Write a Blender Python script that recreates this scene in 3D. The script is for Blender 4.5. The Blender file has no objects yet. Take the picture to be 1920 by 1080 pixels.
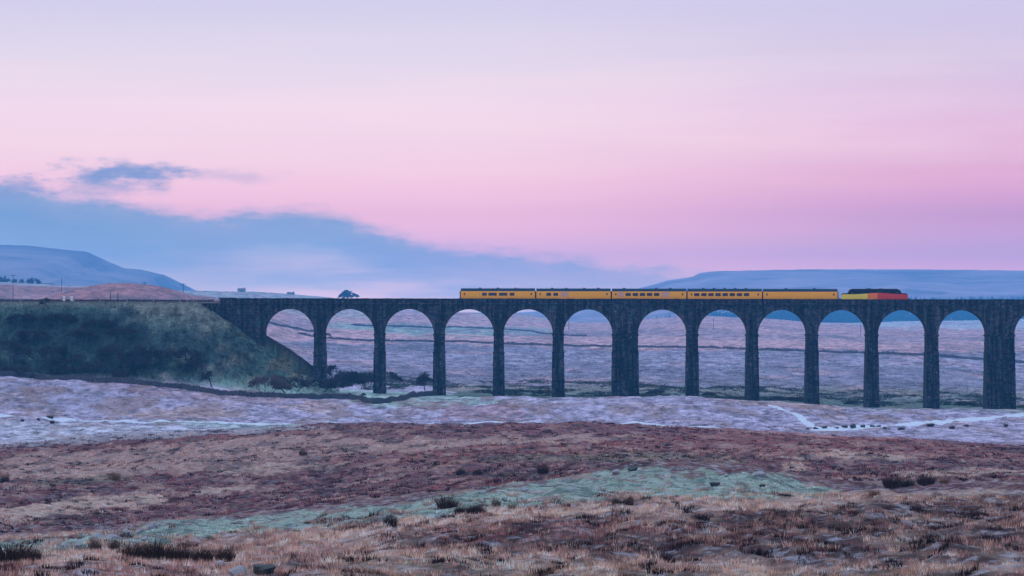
import bpy, math, random
import numpy as np
random.seed(7); RNG = np.random.default_rng(11)
D = bpy.data; SC = bpy.context.scene; C = SC.collection
KD = 2.5; FU = 3333.0; FP = FU*KD; HY = 585.0; CZ = 30.0          # focal length in photo pixels, horizon row, camera height
VY = 500.0*KD; OFF = VY-500                                   # distance to the near face of the viaduct
def P(px, py, Y): return ((px-960)/FP*Y, Y, CZ+(HY-py)/FP*Y)
def lin(r, g, b, a=1.0):
    f = lambda c: (c/255/12.92) if c/255 <= .04045 else ((c/255+.055)/1.055)**2.4
    return (f(r), f(g), f(b), a)

# ------------------------------------------------------------------ camera
cam = D.objects.new('camera', D.cameras.new('camera')); C.objects.link(cam); SC.camera = cam
cam.location = (0, 0, CZ); cam.rotation_euler = (math.radians(90), 0, 0)
cam.data.sensor_width = 36; cam.data.lens = 36*FP/1920; cam.data.shift_y = (HY-540)/1920
cam.data.clip_start = 0.5; cam.data.clip_end = 60000
SC.view_settings.view_transform = 'Standard'; SC.view_settings.look = 'None'
SC.view_settings.exposure = 0.6; SC.view_settings.gamma = 1.0

# ------------------------------------------------------------------ world: dusk sky with a low cloud bank
Wd = D.worlds.new('World'); SC.world = Wd; Wd.use_nodes = True
nt = Wd.node_tree; nt.nodes.clear()
def wn(t, **k):
    n = nt.nodes.new(t)
    for a, b in k.items(): setattr(n, a, b)
    return n
def setin(n, i, v):
    if v is None: return
    if isinstance(v, bpy.types.NodeSocket): nt.links.new(v, n.inputs[i])
    else: n.inputs[i].default_value = v
def M(op, a, b=None, c=None, clamp=False):
    n = wn('ShaderNodeMath', operation=op, use_clamp=clamp)
    setin(n, 0, a); setin(n, 1, b); setin(n, 2, c); return n.outputs[0]
def MR(v, a, b, c=0., d=1., smooth=True):
    n = wn('ShaderNodeMapRange', interpolation_type='SMOOTHSTEP' if smooth else 'LINEAR')
    setin(n, 0, v); setin(n, 1, a); setin(n, 2, b); setin(n, 3, c); setin(n, 4, d); return n.outputs[0]
def MIX(f, a, b):
    n = wn('ShaderNodeMix', data_type='RGBA'); setin(n, 0, f); setin(n, 6, a); setin(n, 7, b); return n.outputs[2]
def RAMP(v, stops, mode='EASE'):
    n = wn('ShaderNodeValToRGB'); cr = n.color_ramp; cr.interpolation = mode
    while len(cr.elements) > 1: cr.elements.remove(cr.elements[-1])
    cr.elements[0].position = stops[0][0]; cr.elements[0].color = stops[0][1]
    for p, c in stops[1:]:
        e = cr.elements.new(p); e.color = c
    setin(n, 0, v); return n.outputs[0]
tc = wn('ShaderNodeTexCoord'); sp = wn('ShaderNodeSeparateXYZ'); nt.links.new(tc.outputs['Generated'], sp.inputs[0])
sx, sy, sz = sp.outputs
az = M('ARCTAN2', sx, sy); hyp = M('SQRT', M('ADD', M('MULTIPLY', sx, sx), M('MULTIPLY', sy, sy)))
el = M('DIVIDE', sz, M('MAXIMUM', hyp, 1e-4))                        # tangent of the elevation
t = M('SQRT', M('MAXIMUM', sz, 0.0))
def tp(y): return math.sqrt(max(0., math.sin(math.atan((HY-y)/FP))))
low = [(tp(y), lin(*c)) for y, c in [(585,(148,176,226)),(550,(152,176,228)),(510,(176,174,224)),(460,(205,174,220)),(400,(226,182,220)),(300,(238,202,228)),(200,(240,216,236)),(100,(224,214,234)),(0,(204,206,232))]]
hi = [(.55, (.60,.68,.92,1)), (.75, (.62,.74,.92,1)), (1., (.62,.74,.92,1))]
base = RAMP(t, low+hi, 'LINEAR')
lowR = [(tp(y), lin(*c)) for y, c in [(585,(150,150,205)),(520,(160,150,198)),(460,(176,142,190)),(400,(187,134,187)),(330,(213,149,194)),(230,(224,181,217)),(120,(212,191,223)),(0,(200,198,228))]]
right = RAMP(t, lowR+hi, 'LINEAR')
nz = wn('ShaderNodeTexNoise'); nz.inputs['Scale'].default_value = 1.0; nz.inputs['Detail'].default_value = 5
cb = wn('ShaderNodeCombineXYZ'); setin(cb, 0, M('MULTIPLY', az, 5.*KD)); setin(cb, 1, M('MULTIPLY', el, 60.*KD)); nt.links.new(cb.outputs[0], nz.inputs['Vector'])
streak = MR(nz.outputs[0], .3, .7, -.5, .5)
sky = MIX(MR(az, -.05/KD, .30/KD), base, right)
warm = M('MULTIPLY', M('ADD', streak, .5), MR(el, .05/KD, .11/KD)); warm = M('MULTIPLY', warm, MR(el, .17/KD, .13/KD))
sky = MIX(M('MULTIPLY', warm, .35), sky, lin(246,222,232))
# away from the afterglow the sky is a dim blue
back = MR(M('DIVIDE', sy, M('MAXIMUM', hyp, 1e-4)), -.35, .9)
dim = RAMP(t, [(0., (.06,.12,.33,1)), (.45, (.09,.16,.38,1)), (.75, (.34,.42,.66,1)), (1., (.62,.74,.92,1))], 'LINEAR')
sky = MIX(back, dim, sky)
# cloud bank: its top follows the azimuth
def azp(px): return (math.atan((px-960)/FP)+.34/KD)/(.68/KD)
prof = [(-150,326),(0,336),(60,350),(170,362),(300,386),(420,400),(480,388),(540,384),(620,391),(700,418),(745,434),(800,448),(900,461),(1000,470),(1120,481),(1230,492),(1340,505),(1480,522),(1750,560),(1990,590)]
ct = RAMP(M('DIVIDE', M('ADD', az, .34/KD), .68/KD), [(max(0., min(1., azp(p))), ((HY-y)/300.,)*3+(1,)) for p, y in prof], 'LINEAR')
top = M('MULTIPLY', ct, 300./FP)
n2 = wn('ShaderNodeTexNoise'); n2.inputs['Scale'].default_value = 1.0; n2.inputs['Detail'].default_value = 8; n2.inputs['Roughness'].default_value = .62
cb2 = wn('ShaderNodeCombineXYZ'); setin(cb2, 0, M('MULTIPLY', az, 42.*KD)); setin(cb2, 1, M('MULTIPLY', el, 130.*KD)); nt.links.new(cb2.outputs[0], n2.inputs['Vector'])
bill = M('SUBTRACT', n2.outputs[0], .5)
dep = M('SUBTRACT', M('ADD', top, M('MULTIPLY', bill, .017/KD)), el)          # depth below the cloud top
cm = MR(dep, -.0028/KD, .0085/KD)
ccol = RAMP(MR(dep, 0., .06/KD, 0., 1., False), [(0., lin(150,156,206)), (.12, lin(128,148,200)), (.33, lin(106,140,200)), (.62, lin(114,152,212)), (1., lin(138,176,228))], 'LINEAR')
n3 = wn('ShaderNodeTexNoise'); n3.inputs['Scale'].default_value = 1.0; n3.inputs['Detail'].default_value = 4
cb3 = wn('ShaderNodeCombineXYZ'); setin(cb3, 0, M('MULTIPLY', az, 9.*KD)); setin(cb3, 1, M('MULTIPLY', el, 80.*KD)); nt.links.new(cb3.outputs[0], n3.inputs['Vector'])
pale = M('MULTIPLY', MR(n3.outputs[0], .34, .64), MR(az, -.26/KD, -.09/KD))
pale = M('MULTIPLY', pale, MR(dep, .010/KD, .030/KD)); ccol = MIX(M('MULTIPLY', pale, .75), ccol, lin(170,188,232))
dk_ = M('MULTIPLY', MR(bill, -.02, .14), MR(dep, .022/KD, .004/KD)); ccol = MIX(M('MULTIPLY', dk_, .45), ccol, lin(112,138,196))
sky = MIX(M('MULTIPLY', cm, MR(az, .22/KD, .06/KD)), sky, ccol)
def puff(sky, px, py, rx, ry, s):
    a = M('DIVIDE', M('SUBTRACT', az, math.atan((px-960)/FP)), rx/FP); b = M('DIVIDE', M('SUBTRACT', el, (HY-py)/FP), ry/FP)
    r = M('SQRT', M('ADD', M('MULTIPLY', a, a), M('MULTIPLY', b, b)))
    r = M('SUBTRACT', r, M('MULTIPLY', bill, 3.4))
    return MIX(M('MULTIPLY', MR(r, 1.35, .1), s), sky, lin(122,136,194))
sky = puff(sky, 230, 328, 125, 24, 1.); sky = puff(sky, 190, 350, 130, 22, .5); sky = puff(sky, 430, 330, 80, 14, .3); sky = puff(sky, 20, 352, 70, 18, .7)
# the clear light above the haze layer is stronger towards the horizon than what arrives through it
AIR = [(585, (5.46, 2.34, 1.004)), (550, (5.28, 2.208, 0.978)), (520, (4.872, 2.085, 0.902)), (460, (2.56, 1.546, 0.752)), (400, (1.609, 1.148, 0.674)), (300, (1.156, 0.992, 0.714)), (200, (0.974, 0.861, 0.712)), (100, (0.87, 0.805, 0.701)), (4, (0.88, 0.752, 0.703))]
air = RAMP(t, [(tp(y), (a/8, b/8, c/8, 1)) for y, (a, b, c) in AIR]+[(.55, (.125,.125,.125,1))], 'LINEAR')
vm_ = wn('ShaderNodeVectorMath', operation='MULTIPLY'); nt.links.new(sky, vm_.inputs[0]); nt.links.new(air, vm_.inputs[1])
vs_ = wn('ShaderNodeVectorMath', operation='SCALE'); nt.links.new(vm_.outputs[0], vs_.inputs[0]); vs_.inputs['Scale'].default_value = 8.0; sky = vs_.outputs[0]
nish = wn('ShaderNodeTexSky', sky_type='NISHITA'); nish.sun_disc = False
nish.sun_elevation = math.radians(14); nish.sun_rotation = math.radians(205); nish.air_density = 1.2
bg1 = wn('ShaderNodeBackground'); nt.links.new(sky, bg1.inputs[0]); bg1.inputs[1].default_value = 1.0
bg2 = wn('ShaderNodeBackground'); nt.links.new(nish.outputs[0], bg2.inputs[0]); bg2.inputs[1].default_value = .004
ad = wn('ShaderNodeAddShader'); nt.links.new(bg1.outputs[0], ad.inputs[0]); nt.links.new(bg2.outputs[0], ad.inputs[1])
wo = wn('ShaderNodeOutputWorld'); nt.links.new(ad.outputs[0], wo.inputs[0])

# ------------------------------------------------------------------ weak warm lamp from behind the camera, added to brighten the train
sl = D.lights.new('sun', 'SUN'); sl.energy = .42; sl.angle = math.radians(20); sl.color = (1., .80, .66)
so = D.objects.new('sun', sl); C.objects.link(so); so.location = (0, -40, 60)
so.rotation_euler = (math.radians(76), 0, math.radians(-25))

# ------------------------------------------------------------------ material helpers
def mat(name, col, rough=.9, var=.25, scale=3., bump=.0, vec=None, attr=None, metallic=0., detail=6, spec=.2):
    m = D.materials.new(name); m.use_nodes = True; n = m.node_tree; b = n.nodes['Principled BSDF']
    b.inputs['Roughness'].default_value = rough; b.inputs['Metallic'].default_value = metallic
    b.inputs['Specular IOR Level'].default_value = spec
    g = n.nodes.new('ShaderNodeNewGeometry'); z = n.nodes.new('ShaderNodeTexNoise')
    z.inputs['Scale'].default_value = scale; z.inputs['Detail'].default_value = detail; z.inputs['Roughness'].default_value = .65
    n.links.new(g.outputs['Position'], z.inputs['Vector'])
    mr = n.nodes.new('ShaderNodeMapRange'); n.links.new(z.outputs[0], mr.inputs[0])
    mr.inputs[1].default_value = .25; mr.inputs[2].default_value = .75; mr.inputs[3].default_value = 1-var; mr.inputs[4].default_value = 1+var
    mx = n.nodes.new('ShaderNodeVectorMath'); mx.operation = 'SCALE'
    if attr:
        a = n.nodes.new('ShaderNodeAttribute'); a.attribute_name = attr; n.links.new(a.outputs['Color'], mx.inputs[0])
    else: mx.inputs[0].default_value = col[:3]
    n.links.new(mr.outputs[0], mx.inputs['Scale']); n.links.new(mx.outputs[0], b.inputs['Base Color'])
    if bump:
        bp = n.nodes.new('ShaderNodeBump'); bp.inputs['Strength'].default_value = 1; bp.inputs['Distance'].default_value = bump
        n.links.new(z.outputs[0], bp.inputs['Height']); n.links.new(bp.outputs[0], b.inputs['Normal'])
    return m

# ------------------------------------------------------------------ mesh helpers
def tag(o, label=None, cat=None, group=None, kind=None):
    if label: o['label'] = label
    if cat: o['category'] = cat
    if group: o['group'] = group
    if kind: o['kind'] = kind
    return o
def np_obj(name, V, F, m, parent=None, smooth=False, col=None, mi=None):
    """V (n,3); F (m,k) equal-sided faces -> one mesh object"""
    V = np.ascontiguousarray(V, np.float32); F = np.ascontiguousarray(F, np.int32); k = F.shape[1]
    me = D.meshes.new(name); me.vertices.add(len(V)); me.vertices.foreach_set('co', V.ravel())
    me.loops.add(F.size); me.loops.foreach_set('vertex_index', F.ravel())
    me.polygons.add(len(F)); me.polygons.foreach_set('loop_start', np.arange(0, F.size, k, dtype=np.int32))
    try: me.polygons.foreach_set('loop_total', np.full(len(F), k, np.int32))
    except Exception: pass
    if smooth: me.polygons.foreach_set('use_smooth', np.ones(len(F), bool))
    for x in (m if isinstance(m, list) else [m]): me.materials.append(x)
    if mi is not None: me.polygons.foreach_set('material_index', np.asarray(mi, np.int32))
    if col is not None:
        ca = me.color_attributes.new('tint', 'FLOAT_COLOR', 'POINT')
        cc = np.ones((len(V), 4), np.float32); cc[:, :np.shape(col)[-1]] = col; ca.data.foreach_set('color', cc.ravel())
    me.update(calc_edges=True); me.validate()
    o = D.objects.new(name, me); C.objects.link(o)
    if parent: o.parent = parent
    return o
class MB:
    """collects quads into one mesh"""
    def __init__(s): s.v = []; s.f = []; s.mi = []
    def quad(s, a, b, c, d, mi=0):
        i = len(s.v); s.v += [a, b, c, d]; s.f.append((i, i+1, i+2, i+3)); s.mi.append(mi)
    def hexa(s, p, mi=0):              # p: 8 corners, bottom 4 ccw then top 4
        i = len(s.v); s.v += [tuple(q) for q in p]
        for f in ((0,3,2,1),(4,5,6,7),(0,1,5,4),(1,2,6,5),(2,3,7,6),(3,0,4,7)):
            s.f.append(tuple(i+k for k in f)); s.mi.append(mi)
    def box(s, x0, x1, y0, y1, z0, z1, mi=0, taper=0.):
        t = taper
        s.hexa([(x0-t,y0-t,z0),(x1+t,y0-t,z0),(x1+t,y1+t,z0),(x0-t,y1+t,z0),(x0,y0,z1),(x1,y0,z1),(x1,y1,z1),(x0,y1,z1)], mi)
    def tube(s, a, b, r0, r1, n=6, mi=0):
        a = np.array(a, float); b = np.array(b, float); d = b-a; L = np.linalg.norm(d) or 1; d /= L
        u = np.cross(d, (0,0,1)) if abs(d[2]) < .9 else np.cross(d, (1,0,0)); u /= np.linalg.norm(u); w = np.cross(d, u)
        i = len(s.v)
        for c, r in ((a, r0), (b, r1)):
            for k in range(n):
                an = 2*math.pi*k/n; s.v.append(tuple(c+r*(math.cos(an)*u+math.sin(an)*w)))
        for k in range(n):
            s.f.append((i+k, i+(k+1)%n, i+n+(k+1)%n, i+n+k)); s.mi.append(mi)
        for base in (i, i+n):
            for k in range(1, n-1, 2):
                s.f.append((base, base+k, base+k+1, base+min(k+2, n-1))) ; s.mi.append(mi)
    def build(s, name, m, parent=None, shear=False, smooth=False):
        me = D.meshes.new(name)
        vv = [(x, y, z-.0018*x) for x, y, z in s.v] if shear else s.v
        ff = [tuple(dict.fromkeys(f)) for f in s.f]
        me.from_pydata(vv, [], ff)
        for x in (m if isinstance(m, list) else [m]): me.materials.append(x)
        me.polygons.foreach_set('material_index', s.mi)
        if smooth: me.polygons.foreach_set('use_smooth', [True]*len(ff))
        me.update(); o = D.objects.new(name, me); C.objects.link(o)
        if parent: o.parent = parent
        return o
def empty(name, loc=(0,0,0), **k):
    o = D.objects.new(name, None); C.objects.link(o); o.location = loc; o.empty_display_size = .5
    return tag(o, **k)
def copy_tree(o, parent=None):
    c = o.copy(); C.objects.link(c)
    if parent: c.parent = parent
    for ch in list(o.children): copy_tree(ch, c)
    return c

# ------------------------------------------------------------------ value noise
def hsh(i, j, s):
    h = (i.astype(np.int64)*374761393 + j.astype(np.int64)*668265263 + s*974634777) & 0x7fffffff
    h = ((h ^ (h >> 13))*1274126177) & 0x7fffffff
    return ((h ^ (h >> 16)) & 0xffff)/65535.
def vn(x, y, s=0):
    i = np.floor(x); j = np.floor(y); u = x-i; v = y-j; u = u*u*(3-2*u); v = v*v*(3-2*v)
    i = i.astype(np.int64); j = j.astype(np.int64)
    return ((hsh(i,j,s)*(1-u)+hsh(i+1,j,s)*u)*(1-v)+(hsh(i,j+1,s)*(1-u)+hsh(i+1,j+1,s)*u)*v)*2-1
def fbm(x, y, o=4, s=0, g=.5):
    a = 1.; r = 0.
    for k in range(o): r = r+a*vn(x*2**k+17*k, y*2**k-9*k, s+k); a *= g
    return r
def ss(a, b, x): q = np.clip((x-a)/(b-a), 0, 1); return q*q*(3-2*q)

# ------------------------------------------------------------------ terrain height
YK = np.array([75,95,115,140,160,185,250,300,340,380,420,450,475,500,560,640,800,1000,1500,2200,3000,4500], float)
COLS = {
 0:   [1085,1048,1030,1018,1008,975,905,866,838,815,778,735,708,700,690,670,625,590,530,536,570,600],
 300: [1085,1042,1014,1000,984,976,900,850,815,806,785,752,726,712,700,680,640,600,545,552,575,600],
 450: [1085,1036,1005,990,972,966,896,842,808,804,788,760,738,724,712,694,655,618,560,548,575,600],
 600: [1085,1030,988,972,960,950,890,835,800,803,790,768,749,735,722,705,672,645,598,557,580,600],
 760: [1085,1022,972,952,936,930,878,830,797,802,790,768,752,740,729,710,682,650,610,580,590,600],
 960: [1085,1015,955,932,908,905,865,825,798,803,790,766,748,744,734,716,689,656,618,590,592,602],
 1100:[1085,1010,948,920,893,890,860,824,799,804,791,763,747,745,736,718,690,656,622,606,608,610],
 1200:[1085,1005,945,912,881,884,858,825,800,806,790,760,746,745,738,718,690,656,620,600,606,612],
 1300:[1085,1003,944,913,883,886,860,830,804,808,792,763,748,747,740,722,690,656,610,592,606,614],
 1420:[1085,1002,942,915,889,893,862,836,812,811,793,768,754,752,746,726,692,657,616,597,606,616],
 1560:[1085,1000,942,925,910,903,866,842,822,815,796,776,765,761,752,732,696,659,622,607,606,618],
 1740:[1085,1000,946,924,908,900,870,846,828,817,797,782,769,766,756,736,700,661,626,612,602,618],
 1920:[1085,1000,950,924,906,900,876,852,836,822,801,787,772,769,760,742,705,664,628,612,598,618],
}
pcx = np.array(sorted(COLS), float); PYT = np.array([COLS[int(c)] for c in pcx], float)
ZT = -(PYT-HY)/FU*YK[None, :]                     # relative to the camera
YD = np.exp(np.linspace(math.log(75), math.log(4500), 1500))
def pchip(x, y, q):
    h = np.diff(x); d = np.diff(y)/h; m = np.zeros_like(y)
    for i in range(1, len(x)-1):
        if d[i-1]*d[i] > 0:
            w1 = 2*h[i]+h[i-1]; w2 = h[i]+2*h[i-1]; m[i] = (w1+w2)/(w1/d[i-1]+w2/d[i])
    m[0] = d[0]; m[-1] = d[-1]
    k = np.clip(np.searchsorted(x, q)-1, 0, len(h)-1); t_ = (q-x[k])/h[k]
    return (2*t_**3-3*t_**2+1)*y[k]+(t_**3-2*t_**2+t_)*h[k]*m[k]+(-2*t_**3+3*t_**2)*y[k+1]+(t_**3-t_**2)*h[k]*m[k+1]
G1 = np.array([pchip(np.log(YK), ZT[i], np.log(YD)) for i in range(len(pcx))])      # cols x Y
PXD = np.linspace(0, 1920, 241)
G2 = np.array([pchip(pcx, G1[:, j], PXD) for j in range(len(YD))])                   # Y x px
def bil(px, Y):
    u = np.clip(px/8., 0, 239.999); v = np.clip((np.log(np.maximum(Y, 1.))-math.log(75))/(math.log(4500)-math.log(75))*1499, 0, 1498.999)
    i = u.astype(int); j = v.astype(int); u = u-i; v = v-j
    return (G2[j,i]*(1-u)+G2[j,i+1]*u)*(1-v)+(G2[j+1,i]*(1-u)+G2[j+1,i+1]*u)*v
EX = -88.5                                        # X where the embankment's level top ends
HILLOCK = 0.
def Hbase(X, Y):
    Y = Y/KD; Yc = np.maximum(Y, 70.); px = 960+FU*X/Yc; z = bil(px, Y)
    near = np.interp(Y, [-400, -20, 0, 8, 40, 75], [-2., -1.9, -1.9, -2.2, -7.6, -11.25]); w = ss(60, 85, Y)
    z = near*(1-w)+z*w
    z = np.where(Y > 4500, z-(Y-4500)*.002, z)
    # hillocks beyond the railway on the left
    z = z+HILLOCK*np.exp(-((X+207)/58)**2-((Y-950)/150)**2)*ss(700, 800, Y)
    return z
def Hn(X, Y):
    U = Y/KD; a = 1-.75*ss(520, 900, U)
    n = .13*fbm(X/1.3, Y/2.2, 3, 5)*(1-ss(250, 420, U)) + .26*fbm(X/4., Y/7., 3, 9)*(1-ss(600, 1200, U)) + .45*fbm(X/16., Y/40., 3, 21)*a
    n = n+.17*(1-2*np.abs(fbm(X/2.4, Y/4.5, 2, 15)))*(1-ss(300, 480, U))*ss(-.4, .3, fbm(X/18., Y/50., 2, 16))
    n = n+.30*(1-2*np.abs(fbm(X/7., Y/20., 3, 19)))*ss(330, 420, U)*(1-ss(1200, 2000, U))*(1-ss(440, 480, U)*(1-ss(530, 600, U)))
    n = n+1.1*fbm(X/110., Y/300., 3, 33)*ss(600, 900, U)
    v = ss(480, 496, U)*(1-ss(508, 530, U)); return n*(1-.7*v)
def emb(X, Y):
    """railway embankment with its end cone round the abutment"""
    Y = Y-OFF
    dx = np.maximum(X-EX, 0.); yc = 504.3; half = 6.3
    dyn = np.maximum(yc-half-Y, 0.); dyf = np.maximum(Y-yc-half, 0.); dy = np.maximum(dyn, dyf)
    d = np.sqrt(dx*dx+(dy*.96)**2)
    z = 2.4-.64*d-(.0018*X)
    z = z+.35*fbm(X/3., Y/3., 4, 50)*ss(.5, 5, d)+.7*fbm(X/14., Y/14., 2, 55)*ss(2, 9, d)
    under = ss(500.5, 502.5, Y)*(1-ss(507.5, 509.5, Y))*ss(1., 6., dx)
    return z+3.2*under*(1-ss(34, 42, dx))
HILLOCK = 14.9-float(Hbase(np.array([-207.]), np.array([950.*KD]))[0])
def H(X, Y):
    X = np.asarray(X, float); Y = np.asarray(Y, float)
    z = Hbase(X, Y)+Hn(X, Y); e = emb(X, Y); k = 1.2
    h = np.clip(.5+.5*(e-z)/k, 0, 1)
    return CZ+z*(1-h)+e*h+k*h*(1-h)*.5
def onemb(X, Y): return np.clip(.5+.5*(emb(X, Y)-Hbase(X, Y)-Hn(X, Y))/1.2, 0, 1)
def Hs(x, y): return float(H(np.array([x]), np.array([y]))[0])
def gp(px, Y):
    x = (px-960)/FU*Y; return (x, Y*KD, Hs(x, Y*KD))
def hit(px, py, Y0=70, Y1=4000):
    """first ground point along a line of sight; Y0 and Y1 are in units of KD metres"""
    Ys = np.exp(np.linspace(math.log(Y0*KD), math.log(Y1*KD), 6000)); X = (px-960)/FP*Ys
    g = H(X, Ys); r = CZ+(HY-py)/FP*Ys; k = np.argmax(g >= r) if (g >= r).any() else len(Ys)-1
    return (float(X[k]), float(Ys[k]), float(g[k]))

# ------------------------------------------------------------------ vegetation colours (albedo by plant cover)
PAL = dict(frost=(.34,.30,.42), lilac=(.15,.145,.22), white=(.44,.46,.52), tan=(.43,.275,.235), pinktan=(.50,.28,.30), heath=(.165,.058,.066),
           dheath=(.040,.019,.025), green=(.215,.285,.235), dgreen=(.035,.085,.055), olive=(.13,.12,.075), mint=(.26,.40,.35), soil=(.035,.035,.042),
           embg=(.050,.092,.082), embd=(.013,.028,.035), embt=(.17,.18,.155), red=(.27,.095,.085), straw=(.58,.41,.33))
PAL = {k: np.array(v) for k, v in PAL.items()}
YR = [  # (kind, polygon in photo pixels of the ground, min Y, max Y, softness, strength)
 ('heath', [(0,860),(640,850),(1300,830),(1920,830),(1920,960),(1200,960),(0,1060)], 170, 345, 14, 1),
 ('red',   [(0,850),(300,825),(640,797),(1280,797),(1700,815),(1920,850),(1920,865),(1300,850),(900,870),(500,870),(200,905),(0,905)], 175, 360, 12, .75),
 ('tan',   [(0,856),(300,832),(640,806),(760,812),(900,835),(700,850),(400,880),(0,905)], 175, 360, 12, .85),
 ('heath', [(600,800),(1290,800),(1290,812),(900,832),(640,822)], 175, 360, 6, .7),
 ('tan',   [(780,822),(1150,815),(1250,824),(1000,832),(800,830)], 175, 360, 5, .8),
 ('straw', [(0,958),(180,930),(330,925),(300,945),(120,965),(0,985)], 170, 300, 7, .85),
 ('straw', [(350,882),(560,868),(640,872),(460,890)], 170, 330, 6, .7),
 ('straw', [(370,918),(460,914),(450,922),(380,924)], 170, 330, 4, .7),
 ('straw', [(1420,856),(1560,850),(1720,856),(1700,862),(1480,862)], 170, 345, 5, .8),
 ('straw', [(1680,888),(1800,880),(1920,882),(1920,890),(1700,894)], 150, 345, 5, .7),
 ('straw', [(1460,872),(1520,870),(1530,878),(1470,878)], 150, 345, 4, .7),
 ('olive', [(900,856),(1280,846),(1290,862),(1100,868),(860,866)], 170, 345, 6, .7),
 ('olive', [(1280,850),(1420,862),(1440,880),(1300,880)], 170, 345, 6, .55),
 ('olive', [(60,905),(220,890),(240,902),(90,912)], 170, 345, 5, .8),
 ('dheath',[(850,882),(1040,882),(1060,898),(840,895)], 170, 345, 6, .7),
 ('dheath',[(60,970),(200,955),(240,968),(90,985)], 170, 300, 6, .6),
 # foreground
 ('tan',   [(0,1000),(1920,900),(1920,1200),(0,1200)], 0, 138, 10, 1),
 ('straw', [(560,1000),(850,972),(1200,942),(1560,938),(1920,905),(1920,925),(1560,955),(1200,962),(850,1000),(500,1020)], 60, 142, 8, .6),
 ('dheath',[(700,1005),(1000,975),(1300,965),(1560,950),(1920,925),(1920,1055),(1500,1060),(1100,1040),(800,1040)], 60, 142, 20, .82),
 ('heath', [(720,990),(1200,970),(1300,990),(900,1020)], 60, 142, 12, .5),
 ('olive', [(640,1045),(1100,1050),(1300,1070),(1900,1065),(1920,1100),(640,1100)], 40, 142, 12, .5),
 ('heath', [(0,1062),(360,1058),(420,1072),(300,1085),(0,1085)], 40, 142, 8, .5),
 ('green', [(-100,1020),(200,1004),(300,984),(600,955),(850,930),(1000,903),(1190,876),(1420,886),(1570,912),(1560,932),(1200,936),(960,950),(850,962),(700,982),(400,1006),(230,1030),(-100,1052)], 95, 178, 8, 1),
 # beyond the brown rise
 ('white', [(0,790),(300,797),(640,800),(640,812),(300,835),(0,835)], 330, 440, 12, .55),
 ('mint',  [(200,786),(480,796),(640,797),(640,803),(380,805)], 345, 440, 4, .55),
 ('red',   [(150,708),(300,716),(430,735),(600,752),(590,760),(430,752),(300,742),(160,726)], 380, 490, 8, .30),
 ('tan',   [(200,770),(430,762),(440,778),(300,786)], 380, 470, 7, .6),
 ('tan',   [(550,752),(640,750),(640,772),(540,775)], 380, 480, 7, .55),
 ('red',   [(820,760),(960,758),(965,782),(850,785)], 380, 490, 6, .45),
 ('tan',   [(1380,750),(1540,756),(1570,768),(1420,764)], 380, 510, 4, .6),
 ('lilac', [(0,712),(250,722),(260,748),(0,770)], 380, 490, 10, .4),
 ('mint',  [(640,742),(823,745),(1000,752),(830,762),(720,760)], 430, 500, 6, .7),
 ('mint',  [(380,706),(620,722),(830,720),(830,745),(700,752),(600,742),(430,735)], 455, 520, 5, .85),
 ('dgreen',[(823,728),(1150,738),(1430,742),(1920,758),(1920,774),(1500,762),(1150,750),(823,748)], 486, 590, 4, .95),
 ('green', [(1560,762),(1920,770),(1920,778),(1600,768)], 470, 560, 3, .5),
 ('dgreen',[(600,690),(823,722),(1100,722),(1920,735),(1920,758),(1100,742),(620,716)], 520, 660, 8, .7),
 ('olive', [(823,705),(1920,715),(1920,745),(823,735)], 560, 720, 10, .5),
 # far moor
 ('lilac', [(480,640),(1920,650),(1920,730),(480,720)], 600, 1100, 12, .8),
 ('frost', [(480,655),(1920,668),(1920,690),(480,680)], 600, 1100, 12, .45),
 ('pinktan',[(480,578),(960,585),(1920,600),(1920,662),(1200,656),(900,648),(480,638)], 900, 2600, 8, .9),
 ('lilac', [(480,600),(1150,620),(1920,632),(1920,642),(1150,632),(480,612)], 900, 2600, 7, .55),
 ('mint',  [(600,606),(1000,612),(1040,627),(900,630),(700,622),(600,612)], 900, 2600, 3, .9),
 ('lilac', [(600,612),(1000,616),(1060,632),(900,624)], 900, 2600, 2, .6),
 ('mint',  [(900,584),(1080,598),(1150,604),(1100,607),(960,596),(900,592)], 1000, 3600, 3, .6),
 ('white', [(1540,600),(1960,596),(1960,617),(1700,615),(1560,608)], 1500, 6000, 2, .95),
 ('red',   [(-300,500),(450,500),(440,600),(-300,600)], 720, 1400, 6, .9),
 ('mint',  [(-200,520),(700,540),(700,600),(-200,590)], 1450, 6000, 6, .45),
]
def inpoly(px, py, poly):
    """signed distance to a polygon in stretched space (rows count three times)"""
    d2 = np.full(px.shape, 1e18); ins = np.zeros(px.shape, bool); n = len(poly)
    for i in range(n):
        x0, y0 = poly[i]; x1, y1 = poly[(i+1) % n]
        ex = x1-x0; ey = (y1-y0)*3.; wx = px-x0; wy = (py-y0)*3.
        q = np.clip((wx*ex+wy*ey)/(ex*ex+ey*ey+1e-9), 0, 1); d2 = np.minimum(d2, (wx-q*ex)**2+(wy-q*ey)**2)
        c = ((y0 <= py) != (y1 <= py)); xi = x0+(py-y0)/np.where(abs(y1-y0) < 1e-9, 1e-9, y1-y0)*(x1-x0)
        ins ^= c & (px < xi)
    return np.where(ins, 1, -1)*np.sqrt(d2)
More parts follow.
